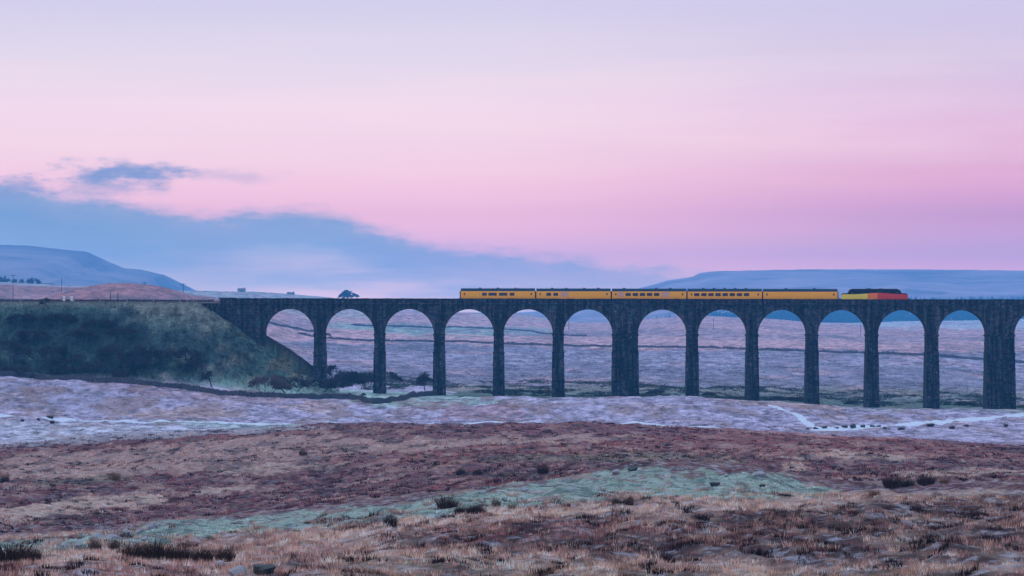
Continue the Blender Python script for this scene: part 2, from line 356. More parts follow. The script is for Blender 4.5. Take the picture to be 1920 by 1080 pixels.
def cover(X, Y, Z=None):
    """plant cover colour at ground points"""
    Z = H(X, Y) if Z is None else Z
    YR_ = Y; Y = Y/KD; Yc = np.maximum(Y, 40.); px0 = 960+FU*X/Yc; py0 = HY-FU*(Z-CZ)/Yc
    wob = fbm(X*60/Yc, np.log(Yc)*26, 4, 70)
    px = px0+wob*34; py = py0+fbm(X*75/Yc+9, np.log(Yc)*34, 5, 80, .6)*5.5
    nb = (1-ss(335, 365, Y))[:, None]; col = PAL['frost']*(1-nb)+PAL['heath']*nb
    for kind, poly, a, b, soft, st in YR:
        xs = [q[0] for q in poly]; ys = [q[1] for q in poly]
        m = (Y > a) & (Y < b) & (px > min(xs)-soft*5) & (px < max(xs)+soft*5) & (py > min(ys)-soft*3) & (py < max(ys)+soft*3)
        if min(xs) <= 0: m |= (Y > a) & (Y < b) & (px < 0) & (py > min(ys)-soft*3) & (py < max(ys)+soft*3)
        if max(xs) >= 1920: m |= (Y > a) & (Y < b) & (px > 1920) & (py > min(ys)-soft*3) & (py < max(ys)+soft*3)
        if not m.any(): continue
        sd = inpoly(np.clip(px[m], min(max(min(xs), 0), 0) if min(xs) <= 0 else -1e9, 1920 if max(xs) >= 1920 else 1e9), py[m], poly)
        w = ss(-soft, soft, sd)*st; col[m] = col[m]*(1-w[:, None])+PAL[kind]*w[:, None]
    gb_ = fbm(X/2.6, Y/2.4, 4, 87); gm = (Y > 95) & (Y < 178) & (col[:, 1] > col[:, 0]*1.1)
    gw = (ss(.15, .55, gb_)*.85*gm)[:, None]; col = col*(1-gw)+PAL['tan']*.8*gw; gw = (ss(.35, .7, -gb_)*.7*gm)[:, None]; col = col*(1-gw)+PAL['embg']*gw
    # mottling between neighbouring covers
    mo = fbm(X/3.2, Y/6., 4, 90)*(1-ss(300, 700, Y))+fbm(X/22., Y/60., 4, 95)*ss(200, 600, Y)*.8
    nearw = (1-ss(330, 380, Y))
    sm = fbm(X/1.1, Y/.9, 3, 99)*(1-ss(250, 350, Y)); dk = np.clip(ss(.2, .7, mo)*.55+ss(.25, .7, sm)*.5, 0, .85)*nearw; lt = np.clip(ss(.2, .8, -mo)*.4+ss(.3, .8, -sm)*.35, 0, .7)*nearw
    gr = (Y > 118) & (Y < 178) & (col[:, 1] > col[:, 0]*1.15)
    dk = np.where(gr, dk*.3, dk)
    col = col*(1-dk[:, None])+PAL['dheath']*dk[:, None]; lt2 = np.where(gr, 0, lt)[:, None]; col = col*(1-lt2)+PAL['straw']*lt2*.8+col*lt2*.2
    bigm = fbm(X/9., Y/26., 4, 101); bm = (ss(.2, .9, bigm)*.42*ss(360, 420, Y)*(1-ss(600, 700, Y)))[:, None]; col = col*(1-bm)+PAL['tan']*.75*bm
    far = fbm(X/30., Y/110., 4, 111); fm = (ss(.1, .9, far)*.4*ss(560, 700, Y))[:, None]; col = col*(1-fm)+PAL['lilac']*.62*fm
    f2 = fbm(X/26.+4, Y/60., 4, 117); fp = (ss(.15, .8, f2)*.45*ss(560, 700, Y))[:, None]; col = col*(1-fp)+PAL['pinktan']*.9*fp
    f3 = fbm(X/9.+4, Y/14., 4, 118); fd = (ss(.35, .8, f3)*.55*ss(540, 640, Y)*(1-ss(1800, 2600, Y)))[:, None]; col = col*(1-fd)+np.array((.05,.055,.08))*fd
    ff = .55*fbm(X/4., Y/5., 4, 119, .7)*ss(500, 620, Y)+.50*fbm(X/2.2, Y/2.4, 4, 121, .7)*ss(330, 370, Y)*(1-ss(520, 600, Y)); col = col*(1+np.clip(ff, -.6, .8))[:, None]
    f4 = fbm(X/7., Y/12., 4, 122); ft = (ss(.15, .7, f4)*.65*ss(352, 380, Y)*(1-ss(478, 488, Y)))[:, None]; col = col*(1-ft)+np.array((.24,.15,.14))*ft; f5 = fbm(X/1.8, Y/1.6, 3, 124); ft = (ss(.45, .85, f5)*.7*ss(352, 380, Y)*(1-ss(478, 488, Y)))[:, None]; col = col*(1-ft)+np.array((.07,.055,.07))*ft
    # embankment cover
    Y = YR_-OFF; e = onemb(X, YR_); dx = X-EX; epx = px0; epy = py0
    g = np.tile(PAL['embg'], (len(X), 1)); w = fbm(X/5., Z/1.6, 4, 120)
    def blend(g, c, w): w = np.clip(w, 0, 1)[:, None]; return g*(1-w)+PAL[c]*w
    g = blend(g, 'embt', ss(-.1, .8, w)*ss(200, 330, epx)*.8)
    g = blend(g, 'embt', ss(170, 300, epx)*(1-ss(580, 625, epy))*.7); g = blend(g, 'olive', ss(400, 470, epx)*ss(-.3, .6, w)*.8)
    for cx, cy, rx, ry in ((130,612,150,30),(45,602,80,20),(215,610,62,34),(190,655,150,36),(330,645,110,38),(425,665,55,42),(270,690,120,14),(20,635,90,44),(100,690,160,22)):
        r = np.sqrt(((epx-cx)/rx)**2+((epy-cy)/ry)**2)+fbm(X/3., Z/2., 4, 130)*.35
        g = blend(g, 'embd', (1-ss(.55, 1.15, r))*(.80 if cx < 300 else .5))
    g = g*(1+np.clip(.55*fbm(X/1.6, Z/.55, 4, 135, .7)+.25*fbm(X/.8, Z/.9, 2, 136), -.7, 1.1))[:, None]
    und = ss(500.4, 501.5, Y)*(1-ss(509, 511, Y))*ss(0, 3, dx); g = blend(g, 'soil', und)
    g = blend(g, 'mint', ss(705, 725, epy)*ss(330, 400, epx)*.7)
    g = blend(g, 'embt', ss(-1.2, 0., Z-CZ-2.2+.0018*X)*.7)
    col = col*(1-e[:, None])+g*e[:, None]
    return np.clip(col, .004, .9)

# ------------------------------------------------------------------ the ground: one sheet
yy = np.concatenate([np.linspace(-380, 100, 40), np.exp(np.linspace(math.log(108), math.log(600*KD), 1300)), np.exp(np.linspace(math.log(602*KD), math.log(6600*KD), 440))])
s_in = np.linspace(-1, 1, 860); s_out = 1+np.exp(np.linspace(math.log(.004), math.log(9.), 40)); s_all = np.concatenate([-s_out[::-1], s_in, s_out])
SS, YY = np.meshgrid(s_all, yy); XX = SS*(14+.325/KD*np.maximum(YY, 0)); XX = np.clip(XX, -6500, 6500)
xf, yf = XX.ravel(), YY.ravel(); zf = H(xf, yf)
nr, nc = XX.shape; idx = np.arange(nr*nc).reshape(nr, nc)
F = np.stack([idx[:-1,:-1].ravel(), idx[:-1,1:].ravel(), idx[1:,1:].ravel(), idx[1:,:-1].ravel()], 1)
gcol = cover(xf, yf, zf); gu = yf/KD; gcol = gcol*(1-.40*(1-ss(170, 190, gu))*(gcol[:, 1] < gcol[:, 0]*1.05)-.30*ss(170, 190, gu)*(1-ss(335, 350, gu)))[:, None]; gcol = np.concatenate([gcol, ((1-.9*onemb(xf, yf))*(1-.45*(1-ss(335, 350, gu))*(gu > 178)-.5*ss(335, 350, gu)*(1-ss(490, 520, gu))))[:, None]], 1)  # ground tint darkened under the grass, painted shade between the blades
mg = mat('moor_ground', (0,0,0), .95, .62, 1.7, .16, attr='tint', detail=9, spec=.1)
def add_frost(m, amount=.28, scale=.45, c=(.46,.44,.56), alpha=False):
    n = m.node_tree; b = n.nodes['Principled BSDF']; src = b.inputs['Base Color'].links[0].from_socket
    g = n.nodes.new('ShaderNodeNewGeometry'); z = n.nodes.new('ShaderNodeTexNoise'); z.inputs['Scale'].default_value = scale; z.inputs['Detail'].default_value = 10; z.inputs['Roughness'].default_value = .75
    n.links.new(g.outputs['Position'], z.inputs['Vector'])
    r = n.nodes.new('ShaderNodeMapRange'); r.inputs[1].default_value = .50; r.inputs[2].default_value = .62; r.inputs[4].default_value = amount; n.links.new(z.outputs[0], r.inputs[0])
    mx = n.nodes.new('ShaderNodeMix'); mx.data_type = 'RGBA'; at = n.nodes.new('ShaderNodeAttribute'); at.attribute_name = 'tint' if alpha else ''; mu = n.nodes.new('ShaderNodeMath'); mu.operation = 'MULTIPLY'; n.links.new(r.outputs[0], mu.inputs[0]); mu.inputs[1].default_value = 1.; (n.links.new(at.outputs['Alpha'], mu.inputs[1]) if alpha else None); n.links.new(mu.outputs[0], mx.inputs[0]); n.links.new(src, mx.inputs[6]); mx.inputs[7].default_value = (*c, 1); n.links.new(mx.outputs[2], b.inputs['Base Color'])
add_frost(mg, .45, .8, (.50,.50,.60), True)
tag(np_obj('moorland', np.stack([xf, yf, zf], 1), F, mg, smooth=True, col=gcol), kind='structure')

# ------------------------------------------------------------------ far hills
def hill(name, crest, Y0, Y1, toe, m, back=1600, amp=6., seed=1, ncol=400, nrow=70, cols=None):
    """ridge: crest = [(px, py)] at distance Y1, sloping down to distance Y0"""
    Y0 *= KD; Y1 *= KD; back *= KD; px = np.linspace(crest[0][0], crest[-1][0], ncol); cpy = np.interp(px, [c[0] for c in crest], [c[1] for c in crest])
    zc = (HY-cpy)/FP*Y1; Xc = (px-960)/FP*Y1
    rows = np.concatenate([np.linspace(0, 1, nrow), np.linspace(1.1, 2, 8)]); V = []
    for r in rows:
        if r <= 1:
            Y = Y0+(Y1-Y0)*r; shp = .75*r+.25*r**3; zt = (HY-toe)/FP*Y0-25
            z = zt+(zc-zt)*(shp if name != 'x' else r)
        else:
            Y = Y1+back*(r-1); z = zc-(r-1)*120
        w = min(r, 1.)
        n = fbm(Xc/260., np.full_like(Xc, Y/900.), 6, seed)*amp*math.sin(math.pi*min(w, 1.))*1.8-np.abs(fbm(Xc/120., np.full_like(Xc, Y/1500.), 4, seed+4))*amp*math.sin(math.pi*min(w, 1.))*1.2+fbm(Xc/40., np.full_like(Xc, Y/300.), 3, seed+9)*amp*.10
        V.append(np.stack([Xc, np.full_like(Xc, Y), CZ+z+n], 1))
    V = np.concatenate(V); R = len(rows); idx = np.arange(R*ncol).reshape(R, ncol)
    F = np.stack([idx[:-1,:-1].ravel(), idx[:-1,1:].ravel(), idx[1:,1:].ravel(), idx[1:,:-1].ravel()], 1)
    return tag(np_obj(name, V, F, m, smooth=True), kind='structure')
mh1 = mat('fell_grass', (.30,.20,.19), .95, .9, .0035, 0, detail=8); mh2 = mat('fell_moor', (.40,.26,.27), .95, .9, .0035, 0, detail=8)
hill('stepped_hill', [(-900,470),(-500,452),(-200,455),(0,459),(60,461),(120,468),(157,471),(165,473),(177,480),(184,483),(190,491),(196,493),(212,493.5),(220,502),(240,503),(262,505),(302,514),(310,516),(314,524),(322,533),(345,542),(420,556),(520,566),(640,575)], 2800, 5200, 585, mh1, seed=3)
hill('plateau_hill', [(900,590),(1000,584),(1070,575),(1120,562),(1190,543),(1232,532),(1250,526),(1298,519),(1312,512),(1345,508),(1420,507),(1500,505),(1700,505),(1920,507),(2200,512),(2700,540)], 3400, 5400, 600, mh2, seed=8)

# far-off conifer plantation on the lower slopes: one mass
def conifers():
    n = 9500; px = RNG.uniform(1180, 2150, n); Y = RNG.uniform(3300, 4350, n); r = (Y-3300)/1050
    keep = (fbm(px/60., Y/200., 3, 77) > -.9) & (px > 1180+260*r*RNG.uniform(.6, 1.4, n)) ; px, Y, r = px[keep], Y[keep], r[keep]
    Y = Y*KD; X = (px-960)/FP*Y; topy = np.interp(px, [1180,1440,1700,1950,2150], [592,574,564,562,562]); z = CZ+(HY-(609+(topy-609)*r))/FP*Y-3
    h = RNG.uniform(8, 17, len(X)); w = h*RNG.uniform(.16, .24, len(X)); k = 5; V = []; F = []; base = np.arange(len(X))*(2*k+1)
    ang = RNG.uniform(0, 6, len(X))
    for lvl, (fr, hr) in enumerate(((1., .08), (.55, .5))):
        for j in range(k):
            a = ang+2*math.pi*j/k+lvl*.5; jit = RNG.uniform(.75, 1.25, len(X))
            V.append(np.stack([X+w*fr*jit*np.cos(a), Y+w*fr*jit*np.sin(a), z+h*hr], 1))
    V.append(np.stack([X, Y, z+h], 1)); V = np.stack(V, 1).reshape(-1, 3)
    for j in range(k):
        a, b, c, d = j, (j+1) % k, k+(j+1) % k, k+j
        F.append(np.stack([base+a, base+b, base+c], 1)); F.append(np.stack([base+a, base+c, base+d], 1)); F.append(np.stack([base+d, base+c, base+2*k], 1))
    o = np_obj('conifer_wood', V, np.concatenate(F), mat('conifer', (.012,.035,.030), .9, .4, .2))
    tag(o, 'dark conifer plantation on the lower slope of the long plateau hill', 'wood', kind='stuff')
    # the wooded slope the trees stand on
    g = hill('wooded_slope', [(1080,612),(1180,604),(1300,590),(1440,577),(1700,567),(1950,565),(2300,566)], 3250, 4400, 608, mat('wood_floor', (.02,.04,.04), .95, .3, .02), back=500, amp=1., seed=5, nrow=20)
conifers()

# ------------------------------------------------------------------ gravel tracks
mt_ = mat('frosty_gravel', (.52,.58,.69), .9, .25, 2., .03)
def ribbon(name, pts, w, m, lift=.14):
    P3 = [hit(px, py, a, b)[:2] for px, py, a, b in pts]; seg = []
    for (a, b) in zip(P3[:-1], P3[1:]):
        L = math.dist(a, b); n = max(2, int(L/1.5))
        for k in range(n): seg.append((a[0]+(b[0]-a[0])*k/n, a[1]+(b[1]-a[1])*k/n))
    seg.append(P3[-1]); S = np.array(seg)
    for _ in range(10): S[1:-1] = S[1:-1]*.5+.25*(S[:-2]+S[2:])
    T = np.gradient(S, axis=0); T /= np.linalg.norm(T, axis=1)[:, None]+1e-9; N = np.stack([-T[:,1], T[:,0]], 1)
    V = []; ks = 7
    for k in range(ks):
        o = (k/(ks-1)-.5)*w; Q = S+N*(o*(1+.12*vn(S[:,0]/3., S[:,1]/3., k)))[:, None]; z = H(Q[:,0], Q[:,1])+(lift if 0 < k < ks-1 else -.25)
        V.append(np.stack([Q[:,0], Q[:,1], z], 1))
    V = np.stack(V, 1).reshape(-1, 3); n = len(S); idx = np.arange(n*ks).reshape(n, ks)
    F = np.stack([idx[:-1,:-1].ravel(), idx[1:,:-1].ravel(), idx[1:,1:].ravel(), idx[:-1,1:].ravel()], 1)
    return tag(np_obj(name, V, F, m, smooth=True), kind='structure')
ribbon('track_across_moor', [(-60,782,350,460),(120,787,350,460),(300,790,350,460),(480,794,350,460),(640,796,350,460),(760,797,350,460),(900,798,350,460),(1100,800,350,460),(1290,802,350,460),(1345,803,350,460)], 6.0, mt_)
ribbon('track_to_viaduct', [(1990,772,360,480),(1920,779,360,480),(1820,787,360,480),(1720,795,360,480),(1640,800,360,480),(1560,806,360,480),(1500,806,360,480)], 8.5, mt_)
ribbon('footpath', [(1446,761,420,490),(1472,770,400,490),(1495,778,380,490),(1505,788,380,470),(1520,799,370,460),(1535,806,360,460)], 2.6, mt_)

# ------------------------------------------------------------------ grass and heather: blades as one mass per cover
mgr = mat('grass_blades', (0,0,0), .9, .30, 2.5, attr='tint', spec=.1)
def blades(name, X, Y, n_per, h, w, spread, tint, label, cat, lean=.5, zoff=-.03, jitter=.35, vary=.6):
    N = len(X)*n_per; Xr = np.repeat(X, n_per); Yr = np.repeat(Y, n_per); hr = np.repeat(h, n_per)*RNG.uniform(.5, 1.1, N)
    a = RNG.uniform(0, 2*math.pi, N); r = np.sqrt(RNG.uniform(0, 1, N))*np.repeat(spread, n_per)
    bx = Xr+r*np.cos(a); by = Yr+r*np.sin(a); bz = H(bx, by)+zoff
    la = a+RNG.normal(0, .7, N); ln = hr*lean*RNG.uniform(.2, 1.3, N)
    tip = np.stack([bx+ln*np.cos(la), by+ln*np.sin(la), bz+hr], 1)
    wa = RNG.uniform(-.9, .9, N); ww = np.repeat(w, n_per)
    d = np.stack([np.cos(wa)*ww, np.sin(wa)*ww, np.zeros(N)], 1); b = np.stack([bx, by, bz], 1)
    V = np.stack([b-d, b+d, tip], 1).reshape(-1, 3); F = np.arange(3*N).reshape(-1, 3)
    clump = np.exp(RNG.normal(-.08, vary, (len(X), 1))); c = np.repeat(tint*clump, n_per, 0)*RNG.uniform(1-jitter, 1+jitter, (N, 1)); c = np.repeat(c, 3, 0)
    o = np_obj(name, V, F, mgr, col=np.clip(c, .003, .9)); return tag(o, label, cat, kind='stuff')
def scatter(n, Y0, Y1, lim=.335, pad=6):
    u = RNG.uniform(0, 1, n); Y = np.sqrt(Y0**2+(Y1**2-Y0**2)*u); X = RNG.uniform(-1, 1, n)*(Y*lim*.93+pad); return X, Y*KD
# foreground tussocks
X, Y = scatter(30000, 62, 128); c = cover(X, Y); dens = fbm(X/2.2, Y/2.8, 3, 200); k = dens > -.55; X, Y, c, dens = X[k], Y[k], c[k], dens[k]
iz = (c[:,1] > c[:,0]*1.05); X, Y, c, dens = X[~iz], Y[~iz], c[~iz], dens[~iz]
vv = np.where((RNG.uniform(0, 1, len(X)) < .3)[:, None], c*.45+PAL['tan']*.6, c)
blades('tussock_grass', X, Y, 15, .16+.20*np.clip(dens+.5, 0, 1.4), np.full(len(X), .012), np.full(len(X), .22), vv*1.65*np.array((1.08,.96,.89)), 'tan and russet tussock grass covering the nearest slope', 'grass')
# dark heather clumps
X, Y = scatter(9000, 62, 128); dens = fbm(X/1.6+50, Y/2.2, 3, 210); c = cover(X, Y); k = (dens > .12) & (c[:,0] < .30) & (c[:,1] < c[:,0]*1.05); X, Y, dens = X[k], Y[k], dens[k]
blades('heather', X, Y, 34, .13+.30*np.clip(dens, 0, 1), np.full(len(X), .022), np.full(len(X), .36), np.tile((.016,.008,.010), (len(X), 1))*RNG.uniform(.5, 2.2, (len(X), 1)), 'dark brown heather clumps on the slope nearest the camera', 'heather', lean=.3)
# moss turf on the knoll
X, Y = scatter(26000, 98, 178); c = cover(X, Y); k = (c[:,1] > c[:,0]*1.1); X, Y, c = X[k], Y[k], c[k]; dn = fbm(X/1.7, Y/1.4, 3, 222)
fr = fbm(X/.9+5, Y/1.6, 3, 223); c = c*(1+.3*dn[:, None]); c = np.where((fr > .25)[:, None], c*.4+np.array((.36,.42,.44))*.6, c); c = np.where((dn+.6*fr < -.45)[:, None], PAL['embg']*1.1, c); c = np.where((fr < -.75)[:, None], c*.3, c)
blades('mossy_turf', X, Y, 9, .06+.10*np.clip(dn+.4, 0, 1.3), np.full(len(X), .024), np.full(len(X), .22), c*1.35, 'frosted green mossy turf over the low knoll', 'turf', lean=1.3)
X, Y = scatter(16000, 165, 345); dn = fbm(X/1.5+7, Y/3.2, 3, 215); c = cover(X, Y); k = (dn > .12) & (c[:,0] < .34); X, Y, dn = X[k], Y[k], dn[k]
blades('heather', X, Y, 14, .16+.30*np.clip(dn, 0, 1), np.full(len(X), .05), np.full(len(X), .42), np.tile((.022,.010,.014), (len(X), 1))*RNG.uniform(.5, 2.2, (len(X), 1)), 'dark heather clumps over the russet slope beyond the green knoll', 'heather', lean=.3)
# middle distance
X, Y = scatter(42000, 165, 345); c = cover(X, Y); dn = fbm(X/3., Y/5., 3, 230); k = dn > -.4; X, Y, c, dn = X[k], Y[k], c[k], dn[k]
tn = np.where((dn > .5)[:, None], c*.55, c)
blades('moor_grass', X, Y, 7, .15+.22*np.clip(dn+.3, 0, 1.3), np.full(len(X), .035), np.full(len(X), .30), tn*1.5*np.array((1.13,.94,.90)), 'russet and purple moor grass beyond the green knoll', 'grass')
X, Y = scatter(60000, 340, 485); c = cover(X, Y); dn = fbm(X/5., Y/9., 3, 240); k = (dn > -.1) & (onemb(X, Y) < .5); X, Y, c, dn = X[k], Y[k], c[k], dn[k]
blades('frosted_grass', X, Y, 5, .12+.22*np.clip(dn, 0, 1), np.full(len(X), .05), np.full(len(X), .5), c*1.0, 'pale frosted grass on the flat moor before the viaduct', 'grass')
X = RNG.uniform(-175, -35, 30000); Y = RNG.uniform(462, 500, 30000)+OFF; k = onemb(X, Y) > .6; X, Y = X[k], Y[k]; c = cover(X, Y)
blades('embankment_grass', X, Y, 6, RNG.uniform(.15, .45, len(X)), np.full(len(X), .05), np.full(len(X), .5), c*1.15, 'rough green grass and scrub on the embankment slope', 'grass', jitter=.5)
# dark rushes in the hollow beneath and beyond the arches
X = RNG.uniform(-45, 175, 26000); Y = RNG.uniform(514, 640, 26000)*KD; dn = fbm(X/9., Y/30., 3, 250); k = (dn > .05) & (Y/KD > 522+8*vn(X/20, X*0, 3)); X, Y, dn = X[k], Y[k], dn[k]
blades('marsh_rushes', X, Y, 8, .25+.75*np.clip(dn, 0, 1), np.full(len(X), .06), np.full(len(X), .6), np.tile((.035,.05,.045), (len(X), 1)), 'dark rushes in the wet hollow behind the viaduct', 'rushes', lean=.3)
X, Y = scatter(36000, 560, 1050, .3); dn = fbm(X/8., Y/16., 4, 260); c = cover(X, Y); k = (dn > .1) & (X > -110); X, Y, c = X[k], Y[k], c[k]
blades('distant_moor_grass', X, Y, 4, RNG.uniform(.25, .6, len(X)), np.full(len(X), .11), np.full(len(X), .9), c*RNG.uniform(.45, 1.25, (len(X), 1)), 'frosted tussocks on the moor seen through the arches', 'grass')

# ------------------------------------------------------------------ stone material
def stone(name, c1, c2, sc=1., stain=True):
    m = D.materials.new(name); m.use_nodes = True; n = m.node_tree; b = n.nodes['Principled BSDF']; L = n.links.new
    b.inputs['Roughness'].default_value = .95; b.inputs['Specular IOR Level'].default_value = .15
    g = n.nodes.new('ShaderNodeNewGeometry'); s = n.nodes.new('ShaderNodeSeparateXYZ'); L(g.outputs['Position'], s.inputs[0])
    a = n.nodes.new('ShaderNodeMath'); a.operation = 'ADD'; L(s.outputs[0], a.inputs[0]); L(s.outputs[1], a.inputs[1])
    cbn = n.nodes.new('ShaderNodeCombineXYZ'); L(a.outputs[0], cbn.inputs[0]); L(s.outputs[2], cbn.inputs[1])
    br = n.nodes.new('ShaderNodeTexBrick'); L(cbn.outputs[0], br.inputs['Vector']); br.inputs['Scale'].default_value = sc
    br.inputs['Color1'].default_value = (*c1, 1); br.inputs['Color2'].default_value = (*c2, 1); br.inputs['Mortar'].default_value = (*[x*.45 for x in c1], 1)
    br.inputs['Brick Width'].default_value = 1.1; br.inputs['Row Height'].default_value = .46; br.inputs['Mortar Size'].default_value = .035; br.inputs['Bias'].default_value = -.1
    z = n.nodes.new('ShaderNodeTexNoise'); z.inputs['Scale'].default_value = 1.1; z.inputs['Detail'].default_value = 8; z.inputs['Roughness'].default_value = .7; L(g.outputs['Position'], z.inputs['Vector'])
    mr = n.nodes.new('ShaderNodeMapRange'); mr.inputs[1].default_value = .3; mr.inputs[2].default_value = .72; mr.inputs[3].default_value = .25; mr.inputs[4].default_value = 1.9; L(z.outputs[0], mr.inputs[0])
    vm = n.nodes.new('ShaderNodeVectorMath'); vm.operation = 'SCALE'; L(br.outputs['Color'], vm.inputs[0]); L(mr.outputs[0], vm.inputs['Scale'])
    z2 = n.nodes.new('ShaderNodeTexNoise'); z2.inputs['Scale'].default_value = .35; z2.inputs['Detail'].default_value = 5; L(g.outputs['Position'], z2.inputs['Vector'])
    m2 = n.nodes.new('ShaderNodeMapRange'); m2.inputs[1].default_value = .58; m2.inputs[2].default_value = .68; m2.inputs[4].default_value = .55; L(z2.outputs[0], m2.inputs[0])
    mx = n.nodes.new('ShaderNodeMix'); mx.data_type = 'RGBA'; L(m2.outputs[0], mx.inputs[0]); L(vm.outputs[0], mx.inputs[6]); mx.inputs[7].default_value = (.02,.085,.075, 1)
    z4 = n.nodes.new('ShaderNodeTexNoise'); z4.inputs['Scale'].default_value = .75; z4.inputs['Detail'].default_value = 8; L(cbn.outputs[0], z4.inputs['Vector'])
    m4 = n.nodes.new('ShaderNodeMapRange'); m4.inputs[1].default_value = .52; m4.inputs[2].default_value = .66; m4.inputs[4].default_value = .7; L(z4.outputs[0], m4.inputs[0])
    mx4 = n.nodes.new('ShaderNodeMix'); mx4.data_type = 'RGBA'; L(m4.outputs[0], mx4.inputs[0]); L(mx.outputs[2], mx4.inputs[6]); mx4.inputs[7].default_value = (.085,.068,.086, 1); mx = mx4
    # pale lichen flecks
    z3 = n.nodes.new('ShaderNodeTexNoise'); z3.inputs['Scale'].default_value = 2.6; z3.inputs['Detail'].default_value = 3; L(g.outputs['Position'], z3.inputs['Vector'])
    m3 = n.nodes.new('ShaderNodeMapRange'); m3.inputs[1].default_value = .63; m3.inputs[2].default_value = .69; m3.inputs[4].default_value = .7; L(z3.outputs[0], m3.inputs[0])
    mx2 = n.nodes.new('ShaderNodeMix'); mx2.data_type = 'RGBA'; L(m3.outputs[0], mx2.inputs[0]); L(mx.outputs[2], mx2.inputs[6]); mx2.inputs[7].default_value = (.24,.22,.24, 1)
    # dark run-off streaks down the faces
    sc5 = n.nodes.new('ShaderNodeVectorMath'); sc5.operation = 'MULTIPLY'; L(cbn.outputs[0], sc5.inputs[0]); sc5.inputs[1].default_value = (1.1, .09, 1)
    z5 = n.nodes.new('ShaderNodeTexNoise'); z5.inputs['Scale'].default_value = 1.; z5.inputs['Detail'].default_value = 5; L(sc5.outputs[0], z5.inputs['Vector'])
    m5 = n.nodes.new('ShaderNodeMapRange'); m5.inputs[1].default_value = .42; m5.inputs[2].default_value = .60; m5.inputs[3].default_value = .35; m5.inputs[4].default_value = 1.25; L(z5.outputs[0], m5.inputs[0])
    v5 = n.nodes.new('ShaderNodeVectorMath'); v5.operation = 'SCALE'; L(mx2.outputs[2], v5.inputs[0]); L(m5.outputs[0], v5.inputs['Scale'])
    L(v5.outputs[0], b.inputs['Base Color'])
    bp = n.nodes.new('ShaderNodeBump'); bp.inputs['Distance'].default_value = .12; L(z.outputs[0], bp.inputs['Height']); L(bp.outputs[0], b.inputs['Normal'])
    return m
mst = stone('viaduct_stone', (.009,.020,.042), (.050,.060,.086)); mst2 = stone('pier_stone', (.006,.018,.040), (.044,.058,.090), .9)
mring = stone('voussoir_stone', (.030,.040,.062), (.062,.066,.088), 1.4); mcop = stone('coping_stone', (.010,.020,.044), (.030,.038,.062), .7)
mpipe = mat('damp_stain', (.012,.016,.028), .9, .4, 2.); 

# ------------------------------------------------------------------ the viaduct
XW = lambda px: (px-960)*.15
S0 = VY; S1 = VY+8.6; ZS = 23.8; R = 6.95; ZSTR = 31.95; ZTOP = 33.78; ZDK = 32.75
ARC = [542.5, 655.5, 767, 879.5, 990.5, 1103, 1242.5, 1355, 1467.5, 1580, 1692.5, 1805.5, 1948.5, 2061, 2173.5, 2286, 2398.5, 2511, 2654]
ARX = [XW(p) for p in ARC]
via = empty('viaduct', (0, VY, 0), label='long dark stone railway viaduct of round arches striding across the frosty moor', cat='viaduct')
vz = (0, -VY, 0)
def vbuild(mb, name, m, parent=None, smooth=False):
    o = mb.build(name, m, None, shear=True, smooth=smooth)
    if parent is None: o.parent = via; o.location = (0, -VY, 0)
    else: o.parent = parent
    return o
def pier_gap(i):                       # solid between arch i and i+1 at springing
    return ARX[i]+R, ARX[i+1]-R
for i, ax in enumerate(ARX):
    lo = (ARX[i-1]+ax)/2 if i else XW(487); hi_ = (ax+ARX[i+1])/2 if i+1 < len(ARX) else ax+8.5
    fatl = i and (ax-ARX[i-1] > 18); fatr = i+1 < len(ARX) and (ARX[i+1]-ax > 18)
    mb = MB(); n = 40
    an = [math.pi-math.pi*k/n for k in range(n+1)]
    for k in range(n):
        x0, z0 = ax+R*math.cos(an[k]), ZS+R*math.sin(an[k]); x1, z1 = ax+R*math.cos(an[k+1]), ZS+R*math.sin(an[k+1])
        mb.quad((x0,S0,z0),(x1,S0,z1),(x1,S0,ZSTR),(x0,S0,ZSTR)); mb.quad((x1,S1,z1),(x0,S1,z0),(x0,S1,ZSTR),(x1,S1,ZSTR))
        mb.quad((x0,S0,z0),(x0,S1,z0),(x1,S1,z1),(x1,S0,z1))
    for xa, xb in ((lo, ax-R), (ax+R, hi_)):
        mb.quad((xa,S0,ZS),(xb,S0,ZS),(xb,S0,ZSTR),(xa,S0,ZSTR)); mb.quad((xb,S1,ZS),(xa,S1,ZS),(xa,S1,ZSTR),(xb,S1,ZSTR))
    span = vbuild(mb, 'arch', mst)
    mb = MB(); nv = 37
    for k in range(nv):
        a0 = math.pi*(k+.04)/nv; a1 = math.pi*(k+.96)/nv; ro = R+.92+random.uniform(-.12, .14); yo = S0-.05-random.uniform(0, .04); ri = R-.012
        q = [(ax+r*math.cos(a), y, ZS+r*math.sin(a)) for y in (yo, S0+.35) for r, a in ((ri,a0),(ro,a0),(ro,a1),(ri,a1))]
        mb.hexa(q)
    vbuild(mb, 'arch_ring', mring, span)
def courses(mb, xc, w0, w1, y0a, y0b, y1a, y1b, zb, zt, ch=.62, jit=.045):
    """rough coursed masonry tapering from zb to zt (half widths w0 -> w1)"""
    n = max(2, int((zt-zb)/ch)); 
    for k in range(n):
        za = zb+(zt-zb)*k/n; zc = zb+(zt-zb)*(k+1)/n; f = (k+.5)/n; w = w0+(w1-w0)*f; ya = y0a+(y0b-y0a)*f; yb = y1a+(y1b-y1a)*f
        cuts = sorted(random.uniform(-w*.6, w*.6) for _ in range(2)) if k % 1 == 0 else []
        xs = [-w-random.uniform(0, jit*2.2)]+cuts+[w+random.uniform(0, jit*2.2)]
        for xa, xb in zip(xs[:-1], xs[1:]):
            mb.box(xc+xa+.01, xc+xb-.01, ya-random.uniform(0, jit*1.6), yb, za+.012, zc)
